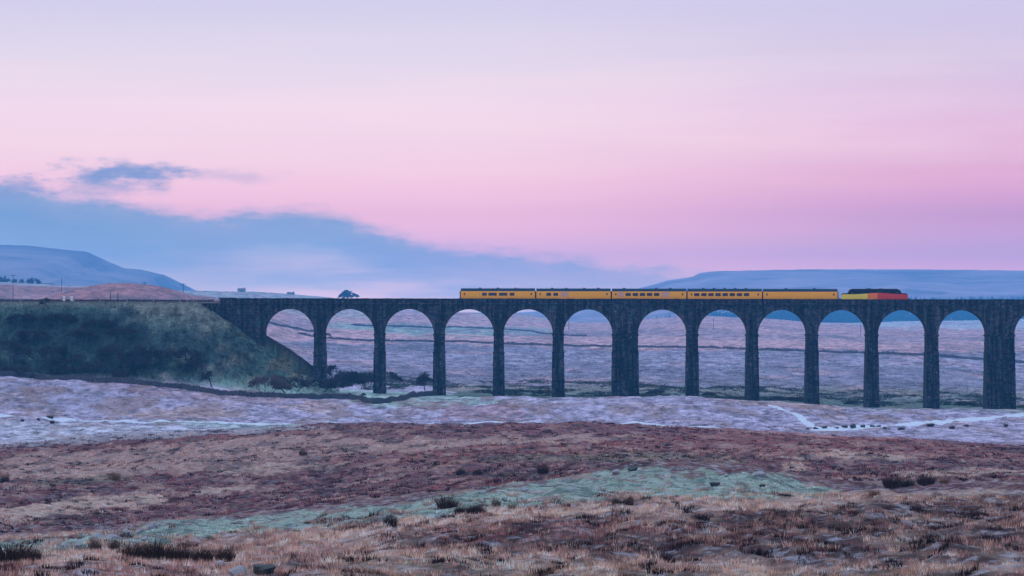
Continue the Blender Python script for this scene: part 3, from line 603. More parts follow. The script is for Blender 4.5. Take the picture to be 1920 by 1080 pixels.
gaps = [(pier_gap(i)) for i in range(len(ARX)-1)]
for i, (xa, xb) in enumerate(gaps):
    xc = (xa+xb)/2; w1 = (xb-xa)/2; fat = w1 > 2.2; zb = Hs(xc, S0-1)-1.2; Hh = ZS-zb
    w0 = w1+Hh*.017*(1 if not fat else .9)
    pr = MB(); 
    lv = [(zb, ZS-5.0), (ZS-5.0+.0, ZS)]
    def wz(z): return w1+(w0-w1)*(ZS-z)/Hh+.0
    def yz(z): return (ZS-z)*.045+.12
    zb1 = ZS-5.2
    courses(pr, xc, wz(zb), wz(zb1)+.05, S0-yz(zb), S0-yz(zb1), S1+yz(zb), S1+yz(zb1), zb, zb1)
    courses(pr, xc, wz(zb1)-.05, w1-.0, S0-yz(zb1)+.08, S0-.10, S1+yz(zb1)-.08, S1+.10, zb1, ZS-.02)
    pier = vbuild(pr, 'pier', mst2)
    led = MB(); led.box(xc-wz(zb1)-.22, xc+wz(zb1)+.22, S0-yz(zb1)-.16, S1+yz(zb1)+.16, zb1-.18, zb1+.16); vbuild(led, 'ledge', mcop, pier)
    led = MB(); led.box(xc-w1-.26, xc+w1+.26, S0-.30, S1+.30, ZS-.42, ZS-.06); led.box(xc-w1-.14, xc+w1+.14, S0-.2, S1+.2, ZS-.06, ZS+.12); vbuild(led, 'impost', mcop, pier)
    if fat:
        pl = MB(); courses(pl, xc, w1-.35, w1-.35, S0-.55, S0-.55, S0-.02, S0-.02, ZS+.1, ZSTR-.02, .6, .04); vbuild(pl, 'pilaster', mst, pier)
        pl = MB(); courses(pl, xc, w0*.62, (w1-.3)*.62, S0-yz(zb)-1.0, S0-.95, S0-yz(zb)+.3, S0-.02, zb, ZS-.5, .62, .05); vbuild(pl, 'buttress', mst2, pier)
    dp = MB(); x_ = xc+random.uniform(-.1, .1)+(0 if not fat else .25); 
    z_hi = 31.1+random.uniform(-.3, .3); yb_ = S0-.12-(.6 if fat else 0)
    dp.tube((x_, yb_-.08, ZS), (x_, yb_-.08, z_hi), .17, .13, 6)
    zl = zb+random.uniform(1, 5); off = 1.15 if fat else .17
    dp.tube((x_, S0-yz(zl)-off, zl), (x_, S0-off-.12, ZS+.1), .22, .2, 6)
    for zz in np.arange(zl+1, ZS, 3.): 
        yv = S0-yz(zz)-off; dp.box(x_-.3, x_+.3, yv-.05, yv+.3, zz, zz+.12)
    vbuild(dp, 'drainpipe', mpipe, pier)
# abutment at the left end
ab = MB(); xl, xr = XW(412), XW(497)-.05
courses(ab, (XW(438)+xr)/2, (xr-XW(438))/2, (xr-XW(438))/2, S0+.02, S0+.02, S1-.02, S1-.02, 8, ZSTR-.02, .62, .03)
for (pa, pb, pr_) in ((412,438,.25), (484,497.0,.38)):
    z0 = 24 if pa < 450 else 8
    courses(ab, (XW(pa)+XW(pb))/2, (XW(pb)-XW(pa))/2-.02, (XW(pb)-XW(pa))/2-.02, S0-pr_-.25, S0-pr_, S0+.5, S0+.5, z0, ZSTR-.02 if pa < 450 else ZS+.3, .62, .04)
courses(ab, XW(400), 4.2, 2.0, S0+.3, S0+.3, S1, S1, 28.5, 32.3, .6, .05)
courses(ab, XW(388), 3.2, 1.2, S0+.35, S0+.35, S1, S1, 28.5, 32.2, .6, .05)
vbuild(ab, 'abutment', mst)
wbx = MB(); wbx.box(XW(478), XW(487), S0-.02, S1+.02, ZS-.5, ZSTR); vbuild(wbx, 'end_wall', mst)
# string course, parapets, deck
xe = ARX[-1]+9
for ya, yb in ((S0-.33, S0+.1), (S1-.1, S1+.32)):
    sc_ = MB(); x = XW(412)
    while x < xe:
        w = random.uniform(1., 1.8); sc_.box(x+.01, x+w-.01, ya-random.uniform(0,.03), yb, ZSTR+.003, ZSTR+.34+random.uniform(-.02,.02)); x += w
    vbuild(sc_, 'string_course', mcop)
def parapet(ya, yb, name):
    mb = MB(); x = XW(412)
    for row, (za, zc) in enumerate(((ZSTR+.36, ZSTR+.86), (ZSTR+.87, ZSTR+1.36))):
        x = XW(412)
        while x < xe:
            w = random.uniform(.7, 1.4); j = random.uniform(0, .05); mb.box(x+.008, x+w-.008, ya-j, yb, za, zc); x += w
    p = vbuild(mb, name, mst); mb = MB(); x = XW(412)
    while x < xe:
        w = random.uniform(.9, 1.5); mb.box(x+.01, x+w-.01, ya-.09, yb+.08, ZSTR+1.37, ZTOP+random.uniform(-.035, .03)); x += w
    vbuild(mb, 'coping', mcop, p)
    return p
parapet(S0-.02, S0+.5, 'parapet'); parapet(S1-.5, S1+.02, 'parapet')
for i, (xa, xb) in enumerate(gaps):
    if (xb-xa) > 4.4:
        mb = MB(); mb.box(xa+.3, xb-.3, S0-.5, S0-.03, ZSTR-.4, ZSTR+1.45); mb.box(xa+.15, xb-.15, S0-.6, S0-.11, ZSTR+1.46, ZTOP+.06); vbuild(mb, 'refuge_parapet', mst)
mb = MB(); mb.box(XW(412), XW(438), S0-.3, S0-.03, ZSTR-2.6, ZSTR+1.5); mb.box(XW(410), XW(440), S0-.4, S0+.0, ZSTR+1.5, ZTOP+.12); vbuild(mb, 'end_pilaster', mst)
mb = MB(); mb.box(XW(412), xe, S0+.51, S1-.51, ZSTR-.5, ZDK-.5); vbuild(mb, 'deck', mpipe)

# ------------------------------------------------------------------ railway track
mbal = mat('ballast', (.10,.09,.095), .95, .5, 5., .05); mrail = mat('rail_steel', (.09,.06,.05), .5, .2, 3., metallic=.7)
trk = empty('railway_track', (0, 504.3+OFF, ZDK), label='double railway track on ballast along the viaduct and embankment', cat='railway track')
mb = MB(); x = -330.
while x < xe-2:
    mb.hexa([(x,500.8 if x > XW(412) else 499.6,ZDK-.45),(x+6,500.8 if x > XW(412) else 499.6,ZDK-.45),(x+6,507.8 if x > XW(412) else 509,ZDK-.45),(x,507.8 if x > XW(412) else 509,ZDK-.45),(x,501.2,ZDK-.15),(x+6,501.2,ZDK-.15),(x+6,507.4,ZDK-.15),(x,507.4,ZDK-.15)]); x += 6
o = mb.build('ballast_bed', mbal, None, shear=True); o.parent = trk; o.location = (0, -504.3, -ZDK)
for yc in (502.7, 506.0):
    for g in (-.75, .75):
        mb = MB(); mb.box(-330, xe-2, yc+g-.035, yc+g+.035, ZDK-.02, ZDK+.13); mb.box(-330, xe-2, yc+g-.07, yc+g+.07, ZDK-.05, ZDK-.022)
        o = mb.build('rail', mrail, None, shear=True); o.parent = trk; o.location = (0, -504.3, -ZDK)
mb = MB(); x = -300.
while x < xe-3:
    for yc in (502.7, 506.0): mb.box(x, x+.25, yc-1.25, yc+1.25, ZDK-.17, ZDK-.055)
    x += .75
o = mb.build('sleepers', mat('sleeper', (.12,.11,.11), .9, .3, 2.), None, shear=True); o.parent = trk; o.location = (0, -504.3, -ZDK); tag(o, kind='stuff')

# ------------------------------------------------------------------ the train
RZ = ZDK+.13; TY = 502.7+OFF
myel = mat('coach_yellow', (.93,.40,.006), .45, .05, .8, spec=.4); mroof = mat('coach_roof', (.016,.045,.085), .8, .25, .9, spec=.1)
mglass = mat('window_glass', (.035,.028,.05), .15, .1, 1., spec=.6); mund = mat('underframe', (.02,.02,.025), .8, .3, 3.)
mpalew = mat('pale_panel', (.62,.36,.26), .4, .08, 1.); mwht = mat('pale_yellow', (.95,.75,.25), .4, .05, 1.)
def shell(mb, L, prof, x0=None, x1=None, cap=True, mi=0):
    a = -L/2 if x0 is None else x0; b = L/2 if x1 is None else x1
    for (y0, z0), (y1, z1) in zip(prof[:-1], prof[1:]):
        mb.quad((a,y0,z0),(b,y0,z0),(b,y1,z1),(a,y1,z1), mi)
def side_prof(w=1.38, zb=.95, zt=3.05): return [(-w+.06,zb),(-w,zb+.35),(-w,zt-.5),(-w+.05,zt)]
def coach(name, label, cx, wins, pale=(), doors=((-9.4), (9.4)), roofbits=(), low_glint=False, L=20.9):
    t_ = empty(name, (cx, TY, RZ-.0018*cx), label=label, cat='railway coach', group='yellow coaches of the train on the viaduct')
    w = 1.38; mb = MB(); pr = [(-w+.10,.85),(-w,1.2),(-w,2.55),(-w+.06,3.0)]
    shell(mb, L, pr); shell(mb, L, [(-y, z) for y, z in pr][::-1])
    for s in (-1, 1):
        x = s*L/2
        for (y0, z0), (y1, z1) in zip(pr[:-1], pr[1:]): mb.quad((x,y0,z0),(x,-y0,z0),(x,-y1,z1),(x,y1,z1))
    mb.quad((-L/2,-w+.1,.85),(L/2,-w+.1,.85),(L/2,w-.1,.85),(-L/2,w-.1,.85))
    mb.build('body', myel, t_)
    mb = MB(); n = 10; rp = [(-(w-.02)*math.cos(math.pi*k/n), 3.003+.80*math.sin(math.pi*k/n)) for k in range(n+1)]
    shell(mb, L, rp)
    for s in (-1, 1):
        x = s*L/2
        for (y0, z0), (y1, z1) in zip(rp[:-1], rp[1:]): mb.quad((x,y0,3.003),(x,y1,3.003),(x,y1,z1),(x,y0,z0))
    rf = mb.build('roof', mroof, t_, smooth=False)
    for rx in roofbits:
        mb = MB(); mb.box(rx-.35, rx+.35, -.3, .3, 3.74, 3.98); mb.build('roof_vent', mroof, rf)
    for (a, b) in wins:
        for s in (-1, 1):
            mb = MB(); y = s*(w+.012); mb.box(a, b, min(y, y-s*.03), max(y, y-s*.03), 1.75, 2.5); wo_ = mb.build('window', mglass, t_)
            mb = MB(); y = s*(w+.02)
            for q in ((a-.06,b+.06,2.5,2.55),(a-.06,b+.06,1.7,1.75),(a-.06,a,1.75,2.5),(b,b+.06,1.75,2.5)): mb.box(q[0], q[1], min(y,y-s*.04), max(y,y-s*.04), q[2], q[3])
            mb.build('frame', mund, wo_)
    for (a, b) in pale:
        mb = MB(); mb.box(a, b, -w-.009, -w+.02, 1.45, 2.85); mb.build('side_panel', mpalew, t_)
    for dx_ in doors:
        mb = MB(); mb.box(dx_-.36, dx_+.36, -w-.015, -w+.02, 1.0, 2.75); d_ = mb.build('door', myel, t_)
        mb = MB(); mb.box(dx_-.2, dx_+.2, -w-.024, -w-.016, 1.9, 2.45); mb.build('door_window', mglass, d_)
    mb = MB(); mb.box(-L/2+.3, L/2-.3, -1.15, 1.15, .62, .84); mb.box(-3, 2.2, -1.2, -.5, .25, .615); mb.box(-2.4, 3, .5, 1.2, .25, .615); mb.build('underframe', mund, t_)
    for s in (-1, 1):
        bx = s*(L/2-3.3); mb = MB(); mb.box(bx-1.7, bx+1.7, -1.12, -.98, .35, .6); mb.box(bx-1.7, bx+1.7, .98, 1.12, .35, .6); mb.box(bx-.3, bx+.3, -.97, .97, .38, .58)
        bg = mb.build('bogie', mund, t_)
        for wx in (-1.3, 1.3):
            for wy in (-.75, .75):
                mb = MB(); mb.tube((bx+wx, wy-.07, .46), (bx+wx, wy+.07, .46), .455, .455, 14); mb.build('wheel', mrail, bg)
        mb = MB(); mb.box(s*L/2+min(0, s*.30), s*L/2+max(0, s*.30), -.48, .48, 1.0, 3.0); mb.build('gangway', mund, t_)
        for wy in (-.87, .87):
            mb = MB(); mb.tube((s*(L/2+.002), wy, 1.05), (s*(L/2+.28), wy, 1.05), .09, .09, 8); mb.tube((s*(L/2+.28), wy, 1.05), (s*(L/2+.34), wy, 1.05), .22, .22, 10); mb.build('buffer', mund, t_)
    if low_glint:
        mb = MB(); mb.box(-4.6, 4.6, -w-.03, -w+.05, .78, .93); mb.build('reflection_strip', mwht, t_)  # pale strip standing in for a bright reflection low on the coach
    return t_
CX = [XW(933.5), XW(1075.5), XW(1217.5), XW(1359.5), XW(1501.5)]
coach('railway_coach', 'rearmost yellow coach at the left end of the train with a few small windows', CX[0], [(-4.4,-3.2),(-2.6,-.4),(.4,2.6),(3.4,4.6)], roofbits=(-5, 0, 5))
coach('railway_coach', 'plain yellow coach second from the left with a pale strip low on its side', CX[1], [(-7.6,-6.4),(-5.6,-4.4)], pale=[(-3.6,-1.4)], roofbits=(-6, -2, 3, 7), low_glint=True)
coach('railway_coach', 'middle yellow coach with pale panels and a row of brown windows', CX[2], [(-6.6,-5.2),(-4.6,-3.2),(-2.6,-1.2),(-.6,.8),(1.4,2.8)], pale=[(-8.8,-7.2),(3.4,5.8)], roofbits=(-7, 2, 6))
coach('railway_coach', 'yellow coach fourth from the left with the longest row of dark windows', CX[3], [(-8.6+k*2.0,-7.2+k*2.0) for k in range(8)], roofbits=(-6, -3, 0, 3, 6))
coach('railway_coach', 'windowless yellow coach coupled directly behind the locomotive', CX[4], [], roofbits=(-4, 4))
def loco(cx):
    t_ = empty('locomotive', (cx, TY, RZ-.0018*cx), label='black, yellow and red diesel locomotive leading the train at its right end', cat='locomotive')
    mnav = mat('loco_black', (.006,.009,.03), .75, .15, 1., spec=.1); mly = mat('loco_yellow', (.80,.62,.06), .4, .05, 1., spec=.4); mor = mat('loco_orange', (.85,.20,.03), .4, .05, 1., spec=.4); mre = mat('loco_red', (.60,.045,.03), .4, .05, 1., spec=.4)
    L = 18.7; w = 1.34; n = 74; mb = MB()
    def top(x):
        a = L/2-abs(x)
        if a < 1.75: return 2.35+.28*math.sqrt(max(0, min(1, a/.7)))
        if a < 2.25: return 2.63+(a-1.75)/.5*.95
        return 3.58+.28*min(1, (a-2.25)/.8)
    def wid(x):
        a = L/2-abs(x); return w*(.80+.20*min(1, a/1.7)) if a < 1.75 else w
    def line(x): return 2.28+.42*math.exp(-((x-1)/4.2)**2)
    xs = sorted(set([-L/2+L*k/n for k in range(n+1)]+[s*(L/2-a) for s in (-1, 1) for a in (1.75, 2.25, .35)]))
    def sec(x):
        T = top(x); W = wid(x); a = L/2-abs(x); zl = min(line(x), T-.3); sh = .55 if a > 2.25 else .25
        return [(-W+.05,.75),(-W,1.0),(-W,1.5),(-W,zl),(-W+.02,T-sh),(-W*.86,T-sh*.45),(-W*.55,T-.06),(0,T)]
    for xa, xb in zip(xs[:-1], xs[1:]):
        A, B = sec(xa), sec(xb); xm = (xa+xb)/2
        for k in range(7):
            low_ = k < 3; q = xm+(k-1)*.9+.5*math.sin(k*2.)
            mi = 0 if not low_ else (1 if q < -1.5 else 2 if q < 1.2 else 3)
            if low_ and xm < -L/2+1.75: mi = 1
            for s in (1, -1):
                p = [(xa,s*A[k][0],A[k][1]),(xb,s*B[k][0],B[k][1]),(xb,s*B[k+1][0],B[k+1][1]),(xa,s*A[k+1][0],A[k+1][1])]
                mb.quad(*(p if s > 0 else p[::-1]), mi)
    for x, mi in ((-L/2, 1), (L/2, 3)):
        A = sec(x)
        for k in range(7): mb.quad((x,A[k][0],A[k][1]),(x,-A[k][0],A[k][1]),(x,-A[k+1][0],A[k+1][1]),(x,A[k+1][0],A[k+1][1]), mi)
    mb.build('body', [mnav, mly, mor, mre], t_)
    for s in (-1, 1):
        for wy in (-.62, .62):
            mb = MB(); xa = s*(L/2-1.80); xb = s*(L/2-2.16)
            mb.hexa([(xa+s*.03,wy-.42,2.72),(xa+s*.03,wy+.42,2.72),(xa,wy+.42,2.70),(xa,wy-.42,2.70),(xb+s*.03,wy-.42,3.36),(xb+s*.03,wy+.42,3.36),(xb,wy+.42,3.34),(xb,wy-.42,3.34)]); mb.build('windscreen', mglass, t_)
            mb = MB(); mb.tube((s*(L/2+.002), wy*1.2, 1.15), (s*(L/2+.06), wy*1.2, 1.15), .11, .11, 10); mb.build('headlight', mwht, t_)
            mb = MB(); mb.tube((s*(L/2), wy*1.35, .95), (s*(L/2+.45), wy*1.35, .95), .12, .12, 8); mb.tube((s*(L/2+.45), wy*1.35, .95), (s*(L/2+.52), wy*1.35, .95), .26, .26, 12); mb.build('buffer', mund, t_)
        mb = MB(); mb.box(s*(L/2-3.05)-.35, s*(L/2-3.05)+.35, -w-.012, -w+.03, 2.35, 2.95); mb.build('cab_window', mglass, t_)
        mb = MB(); mb.box(s*(L/2-4.0)-.3, s*(L/2-4.0)+.3, -w-.014, -w+.02, 1.05, 2.25); mb.build('cab_door', mly if s < 0 else mre, t_)
    for gx, gw in ((-3.6,1.6),(-1.,1.2),(1.4,1.2),(4.,1.4)):
        mb = MB(); mb.box(gx-gw/2, gx+gw/2, -w-.012, -w+.02, 2.75, 3.2); 
        for k in range(4): mb.box(gx-gw/2+.05, gx+gw/2-.05, -w-.03, -w-.013, 2.8+k*.1, 2.85+k*.1)
        mb.build('grille', mund, t_)
    mb = MB(); mb.tube((-1.6,0,3.8),(-1.6,0,3.98), .7, .7, 16); mb.box(1.2, 2.4, -.3, .3, 3.82, 3.95); mb.build('roof_fan', mund, t_)
    mb = MB(); mb.box(-2.6, 2.6, -1.25, 1.25, .3, .74); mb.box(-8.6, 8.6, -1.1, 1.1, .6, .745); mb.build('fuel_tank', mund, t_)
    for s in (-1, 1):
        bx = s*5.6; mb = MB(); mb.box(bx-2.3, bx+2.3, -1.15, -.98, .35, .59); mb.box(bx-2.3, bx+2.3, .98, 1.15, .35, .59); mb.box(bx-.3, bx+.3, -.97, .97, .4, .58); bg = mb.build('bogie', mund, t_)
        for wx in (-1.85, 0, 1.85):
            for wy in (-.75, .75):
                mb = MB(); mb.tube((bx+wx, wy-.07, .5), (bx+wx, wy+.07, .5), .49, .49, 14); mb.build('wheel', mrail, bg)
loco(XW(1641))

# ------------------------------------------------------------------ lineside walls, fence, railings, cabinets
def stone_wall(name, pts, h, w, m, label, cat='dry stone wall', sz=.34, courses_=4, base=None, ztop=None):
    """pts: world x,y points; rough stones course by course"""
    t_ = MB(); S = []
    for a, b in zip(pts[:-1], pts[1:]):
        L = math.dist(a, b); n = max(1, int(L/(sz*1.25)))
        for k in range(n): S.append((a[0]+(b[0]-a[0])*k/n, a[1]+(b[1]-a[1])*k/n, math.atan2(b[1]-a[1], b[0]-a[0])))
    S = np.array(S); z = H(S[:,0], S[:,1]); zs = np.convolve(np.pad(z, 4, mode='edge'), np.ones(9)/9, 'valid'); zs = np.minimum(zs, z+.2)
    ch = h/courses_; hv = 1+.16*vn(S[:,0]/6., S[:,1]/6., 3)
    for i, (x, y, a) in enumerate(S):
        ca, sa = math.cos(a), math.sin(a)
        for c in range(courses_):
            l = sz*random.uniform(.45, .72)*1.25; hw = w/2*(1-.35*c/courses_)*random.uniform(.85, 1.12); zz = zs[i]-.15+c*ch*hv[i]; hh = ch*hv[i]*random.uniform(.92, 1.18)
            if c == courses_-1: hh *= random.uniform(.7, 1.5)
            sh = (c % 2)*sz*.5+random.uniform(-.05, .05); tl = random.uniform(.75, .98)
            q = [(-l,-hw),(l,-hw),(l,hw),(-l,hw)]
            t_.hexa([(x+(u+sh)*ca-v*sa, y+(u+sh)*sa+v*ca, zz) for u, v in q]+[(x+(u*tl+sh)*ca-v*tl*sa, y+(u*tl+sh)*sa+v*tl*ca, zz+hh+random.uniform(-.03, .03)) for u, v in q])
    return tag(t_.build(name, m), label, cat)
mwall = mat('dry_stone', (.060,.065,.085), .95, .75, 1.6, .05)
wp = [hit(px, py, 380, 499)[:2] for px, py in ((-90,697),(0,706),(60,709),(120,713),(200,718),(280,723),(340,729),(400,738),(450,742),(500,745),(560,746.5),(620,746.5),(655,747),(680,752),(702,757),(730,755),(760,749),(790,743),(818,739))]
stone_wall('dry_stone_wall', wp, 1.35, .75, mwall, 'dry stone wall winding along the foot of the embankment to the fourth pier')
mwf = mat('far_wall', (.085,.095,.125), .95, .5, .5)
stone_wall('dry_stone_wall', [hit(px, py, 800, 1400)[:2] for px, py in ((560,626),(640,637),(760,640),(860,641),(960,646),(1060,649),(1150,650),(1250,652),(1330,652),(1420,657),(1540,660),(1640,664),(1740,668),(1850,676),(1990,684))], 1.25, .9, mwf, 'long dark wall crossing the moor behind the arches', sz=1.0, courses_=2)
stone_wall('dry_stone_wall', [hit(px, py, 700, 1800)[:2] for px, py in ((470,596),(500,605),(540,613),(585,622),(620,630))], 1.2, .9, mwf, 'short dark wall seen only through the leftmost arch', sz=1.4, courses_=2)
stone_wall('dry_stone_wall', [hit(px, py, 900, 2600)[:2] for px, py in ((660,610),(760,613),(860,614),(930,617),(1000,622),(1060,629),(1100,631))], 1.2, 1., mwf, 'dark wall above the pale frosted field behind the third to fifth arches', sz=1.8, courses_=2)
stone_wall('dry_stone_wall', [hit(px, py, 525, 900)[:2] for px, py in ((722,712),(760,717),(800,722),(850,727))], 1.1, .8, mwf, 'short low wall behind the third arch beside the bare tree', sz=.6, courses_=2)
# lineside wall on the far side of the track
mb = MB(); x = -330.
while x < XW(392):
    w = random.uniform(.8, 1.5); zt = 33.35+random.uniform(-.05, .06); mb.box(x+.01, x+w-.01, 510.0+OFF, 510.6+OFF, 31.6, zt-.2); mb.box(x+.01, x+w-.01, 509.9+OFF, 510.7+OFF, zt-.19, zt); x += w
tag(mb.build('boundary_wall', stone('wall_stone', (.028,.040,.075), (.055,.060,.085)), None, shear=True), 'low dark wall beyond the track along the embankment top', 'wall')
mpost = mat('weathered_wood', (.30,.31,.33), .9, .3, 4.); mwire = mat('wire', (.20,.2,.22), .6, .1, 3.)
fn = empty('wire_fence', (XW(0), 498.6+OFF, 32), label='post and wire fence along the near edge of the embankment top', cat='fence')
fx = [XW(-60)+k*7.5*.995 for k in range(9)]+[XW(352)]
for x in fx:
    mb = MB(); z = Hs(x, 498.6+OFF); mb.box(x-.10, x+.10, 498.5, 498.7, z-.3, z+1.35, taper=.01); mb.hexa([(x-.10,498.5,z+1.35),(x+.10,498.5,z+1.35),(x+.10,498.7,z+1.35),(x-.10,498.7,z+1.35),(x-.02,498.58,z+1.44),(x+.02,498.58,z+1.44),(x+.02,498.62,z+1.44),(x-.02,498.62,z+1.44)])
    o = mb.build('fence_post', mpost, None); o.parent = fn; o.location = (-XW(0), -498.6, -32)
for dz in (.35, .75, 1.15):
    mb = MB()
    for a, b in zip(fx[:-1], fx[1:]): mb.tube((a,498.48,Hs(a,498.6+OFF)+dz), (b,498.48,Hs(b,498.6+OFF)+dz), .018, .018, 4)
    o = mb.build('fence_wire', mwire, None); o.parent = fn; o.location = (-XW(0), -498.6, -32)
gt = empty('brace_post', (XW(364), 499+OFF, 31), label='pale braced straining post where the fence meets the abutment', cat='post')
zz = Hs(XW(364), 499+OFF)
mb = MB(); mb.box(-.11, .11, -.11, .11, -.5+zz-31, 1.35+zz-31); mb.build('post', mpost, gt)
mb = MB(); mb.tube((-1.15,0,zz-31-.1), (-.12,0,zz-31+1.1), .07, .07, 6); mb.build('brace', mpost, gt)
rl = empty('handrail', (XW(388), 500+OFF, 33), label='thin metal handrail beside the track just left of the viaduct end', cat='handrail')
for k in range(7):
    mb = MB(); x = -3.4+k*1.13; mb.tube((x,0,-1.4), (x,0,1.1), .035, .035, 6); mb.build('rail_post', mwire, rl)
for z in (.25, .68, 1.1):
    mb = MB(); mb.tube((-3.5,0,z), (3.5,0,z), .035, .035, 6); mb.build('rail_bar', mwire, rl)
mcab = mat('cabinet_paint', (.72,.76,.80), .5, .08, 2.)
for k, (px, lab) in enumerate(((114,'white lineside cabinet on the left of a pair above the embankment'), (128.5,'white lineside cabinet on the right of a pair above the embankment'))):
    t_ = empty('lineside_cabinet', (XW(px), 508.9+OFF, 32.3), label=lab, cat='cabinet')
    s = 1.0 if k == 0 else .95
    mb = MB(); mb.box(-.33*s, .33*s, -.25, .25, .2, 1.95); mb.build('cabinet_body', mcab, t_)
    mb = MB(); mb.box(-.39*s, .39*s, -.32, .32, 1.953, 2.03); mb.hexa([(-.39*s,-.32,2.031),(.39*s,-.32,2.031),(.39*s,.32,2.031),(-.39*s,.32,2.031),(-.12,-.1,2.17),(.12,-.1,2.17),(.12,.1,2.17),(-.12,.1,2.17)]); mb.build('cabinet_roof', mcab, t_)
    mb = MB(); mb.box(-.27*s, .27*s, -.268, -.252, .35, 1.8); mb.build('cabinet_door', mcab, t_)
    mb = MB(); mb.box(-.3*s, .3*s, -.22, .22, -.2, .197); mb.build('plinth', mund, t_)
mdk = mat('dark_timber', (.05,.045,.055), .9, .3, 3.)
def pole(name, label, px, ytop, ybot, Y, arm=True, r=.13, cat='utility pole', ground=True, group=None):
    Y *= KD; x = (px-960)/FP*Y; z0 = Hs(x, Y)-.4 if ground else CZ+(HY-ybot)/FP*Y; zt = CZ+(HY-ytop)/FP*Y
    t_ = empty(name, (x, Y, z0), label=label, cat=cat, group=group)
    mb = MB(); mb.tube((0,0,0), (0,0,zt-z0), r*1.2, r*.9, 8); mb.build('shaft', mdk, t_)
    if arm:
        mb = MB(); mb.box(-1.5, 1.5, -.1, .1, zt-z0-.55, zt-z0-.3); mb.build('crossarm', mdk, t_)
        for k in (-1.3, 0, 1.3):
            mb = MB(); zb = zt-z0-(.298 if k else -.002); mb.tube((k,0,zb), (k,0,zb+.3), .09, .06, 6); mb.build('insulator', mcab, t_)
G_ = 'power poles across the moor'
pole('utility_pole', 'power pole with crossarm standing against the sky left of the viaduct end', 343.5, 531, 545, 1000, r=.16, group=G_)
pole('utility_pole', 'power pole with crossarm on the crest of the russet hillock', 270.5, 529, 540, 1000, r=.16, group=G_)
pole('utility_pole', 'power pole half hidden behind the russet hillock', 207, 530, 540, 1150, r=.16, group=G_)
pole('utility_pole', 'thin pole standing above the two white cabinets', 115.5, 521, 540, 980, r=.15, arm=False, group=G_)
pole('utility_pole', 'pale thin pole near the left edge below the distant trees', 24.5, 515, 545, 1000, r=.15, group=G_)
pole('utility_pole', 'power pole seen through the sixth arch', 1066.5, 597, 615, 1600, r=.22, group=G_)
pole('utility_pole', 'pole seen through the eighth arch on the pink moor', 1338, 597, 619, 1400, r=.17, arm=False, group=G_)
pole('utility_pole', 'pole seen through the tenth arch before the pale field', 1613.5, 607, 630, 1400, r=.17, arm=False, group=G_)
pole('lineside_post', 'short dark post by the track, left of two', 207, 548.5, 563, 504.6, arm=False, r=.11, cat='post', ground=False, group='dark posts beyond the track')
pole('lineside_post', 'short dark post by the track, right of two', 221, 548.5, 563, 504.6, arm=False, r=.11, cat='post', ground=False, group='dark posts beyond the track')

# ------------------------------------------------------------------ farm buildings on the far ridges
mfw = mat('farm_stone', (.30,.32,.36), .9, .25, .5); mfr = mat('farm_slate', (.14,.16,.20), .8, .2, .5)
def farm(px, Y, w, d, h, label, rz=.2):
    Y *= KD; x = (px-960)/FP*Y; z = Hs(x, Y)-.8; t_ = empty('farm_building', (x, Y, z), label=label, cat='farm building', group='farm buildings on the far ridges'); t_.rotation_euler = (0, 0, rz)
    mb = MB(); mb.box(-w/2, w/2, -d/2, d/2, 0, h); mb.build('walls', mfw, t_)
    mb = MB(); e = .4; r = h+d*.42
    mb.hexa([(-w/2-e,-d/2-e,h+.01),(w/2+e,-d/2-e,h+.01),(w/2+e,d/2+e,h+.01),(-w/2-e,d/2+e,h+.01),(-w/2-e,-.1,r),(w/2+e,-.1,r),(w/2+e,.1,r),(-w/2-e,.1,r)]); rf = mb.build('roof', mfr, t_)
    mb = MB(); mb.box(w/2-1.2, w/2-.3, -.4, .4, r-.6, r+1.1); mb.build('chimney', mfw, rf)
    for k in range(max(2, int(w/4))):
        mb = MB(); xx = -w/2+1.5+k*3.6; mb.box(xx, xx+1.1, -d/2-.03, -d/2+.02, 1.3, 2.8); mb.build('window', mfr, t_)
    mb = MB(); mb.box(-.6, .5, -d/2-.035, -d/2+.02, .5, 2.6); mb.build('door', mfr, t_)
farm(453, 1950, 8, 5, 3.0, 'square farm building alone on the skyline ridge left of the lone crown')
farm(545, 2080, 8, 5, 1.6, 'low farm building on the ridge nearest the lone leafless crown')
farm(88, 2050, 16, 8, 3., 'long farm building among the trees at the far left', .1)

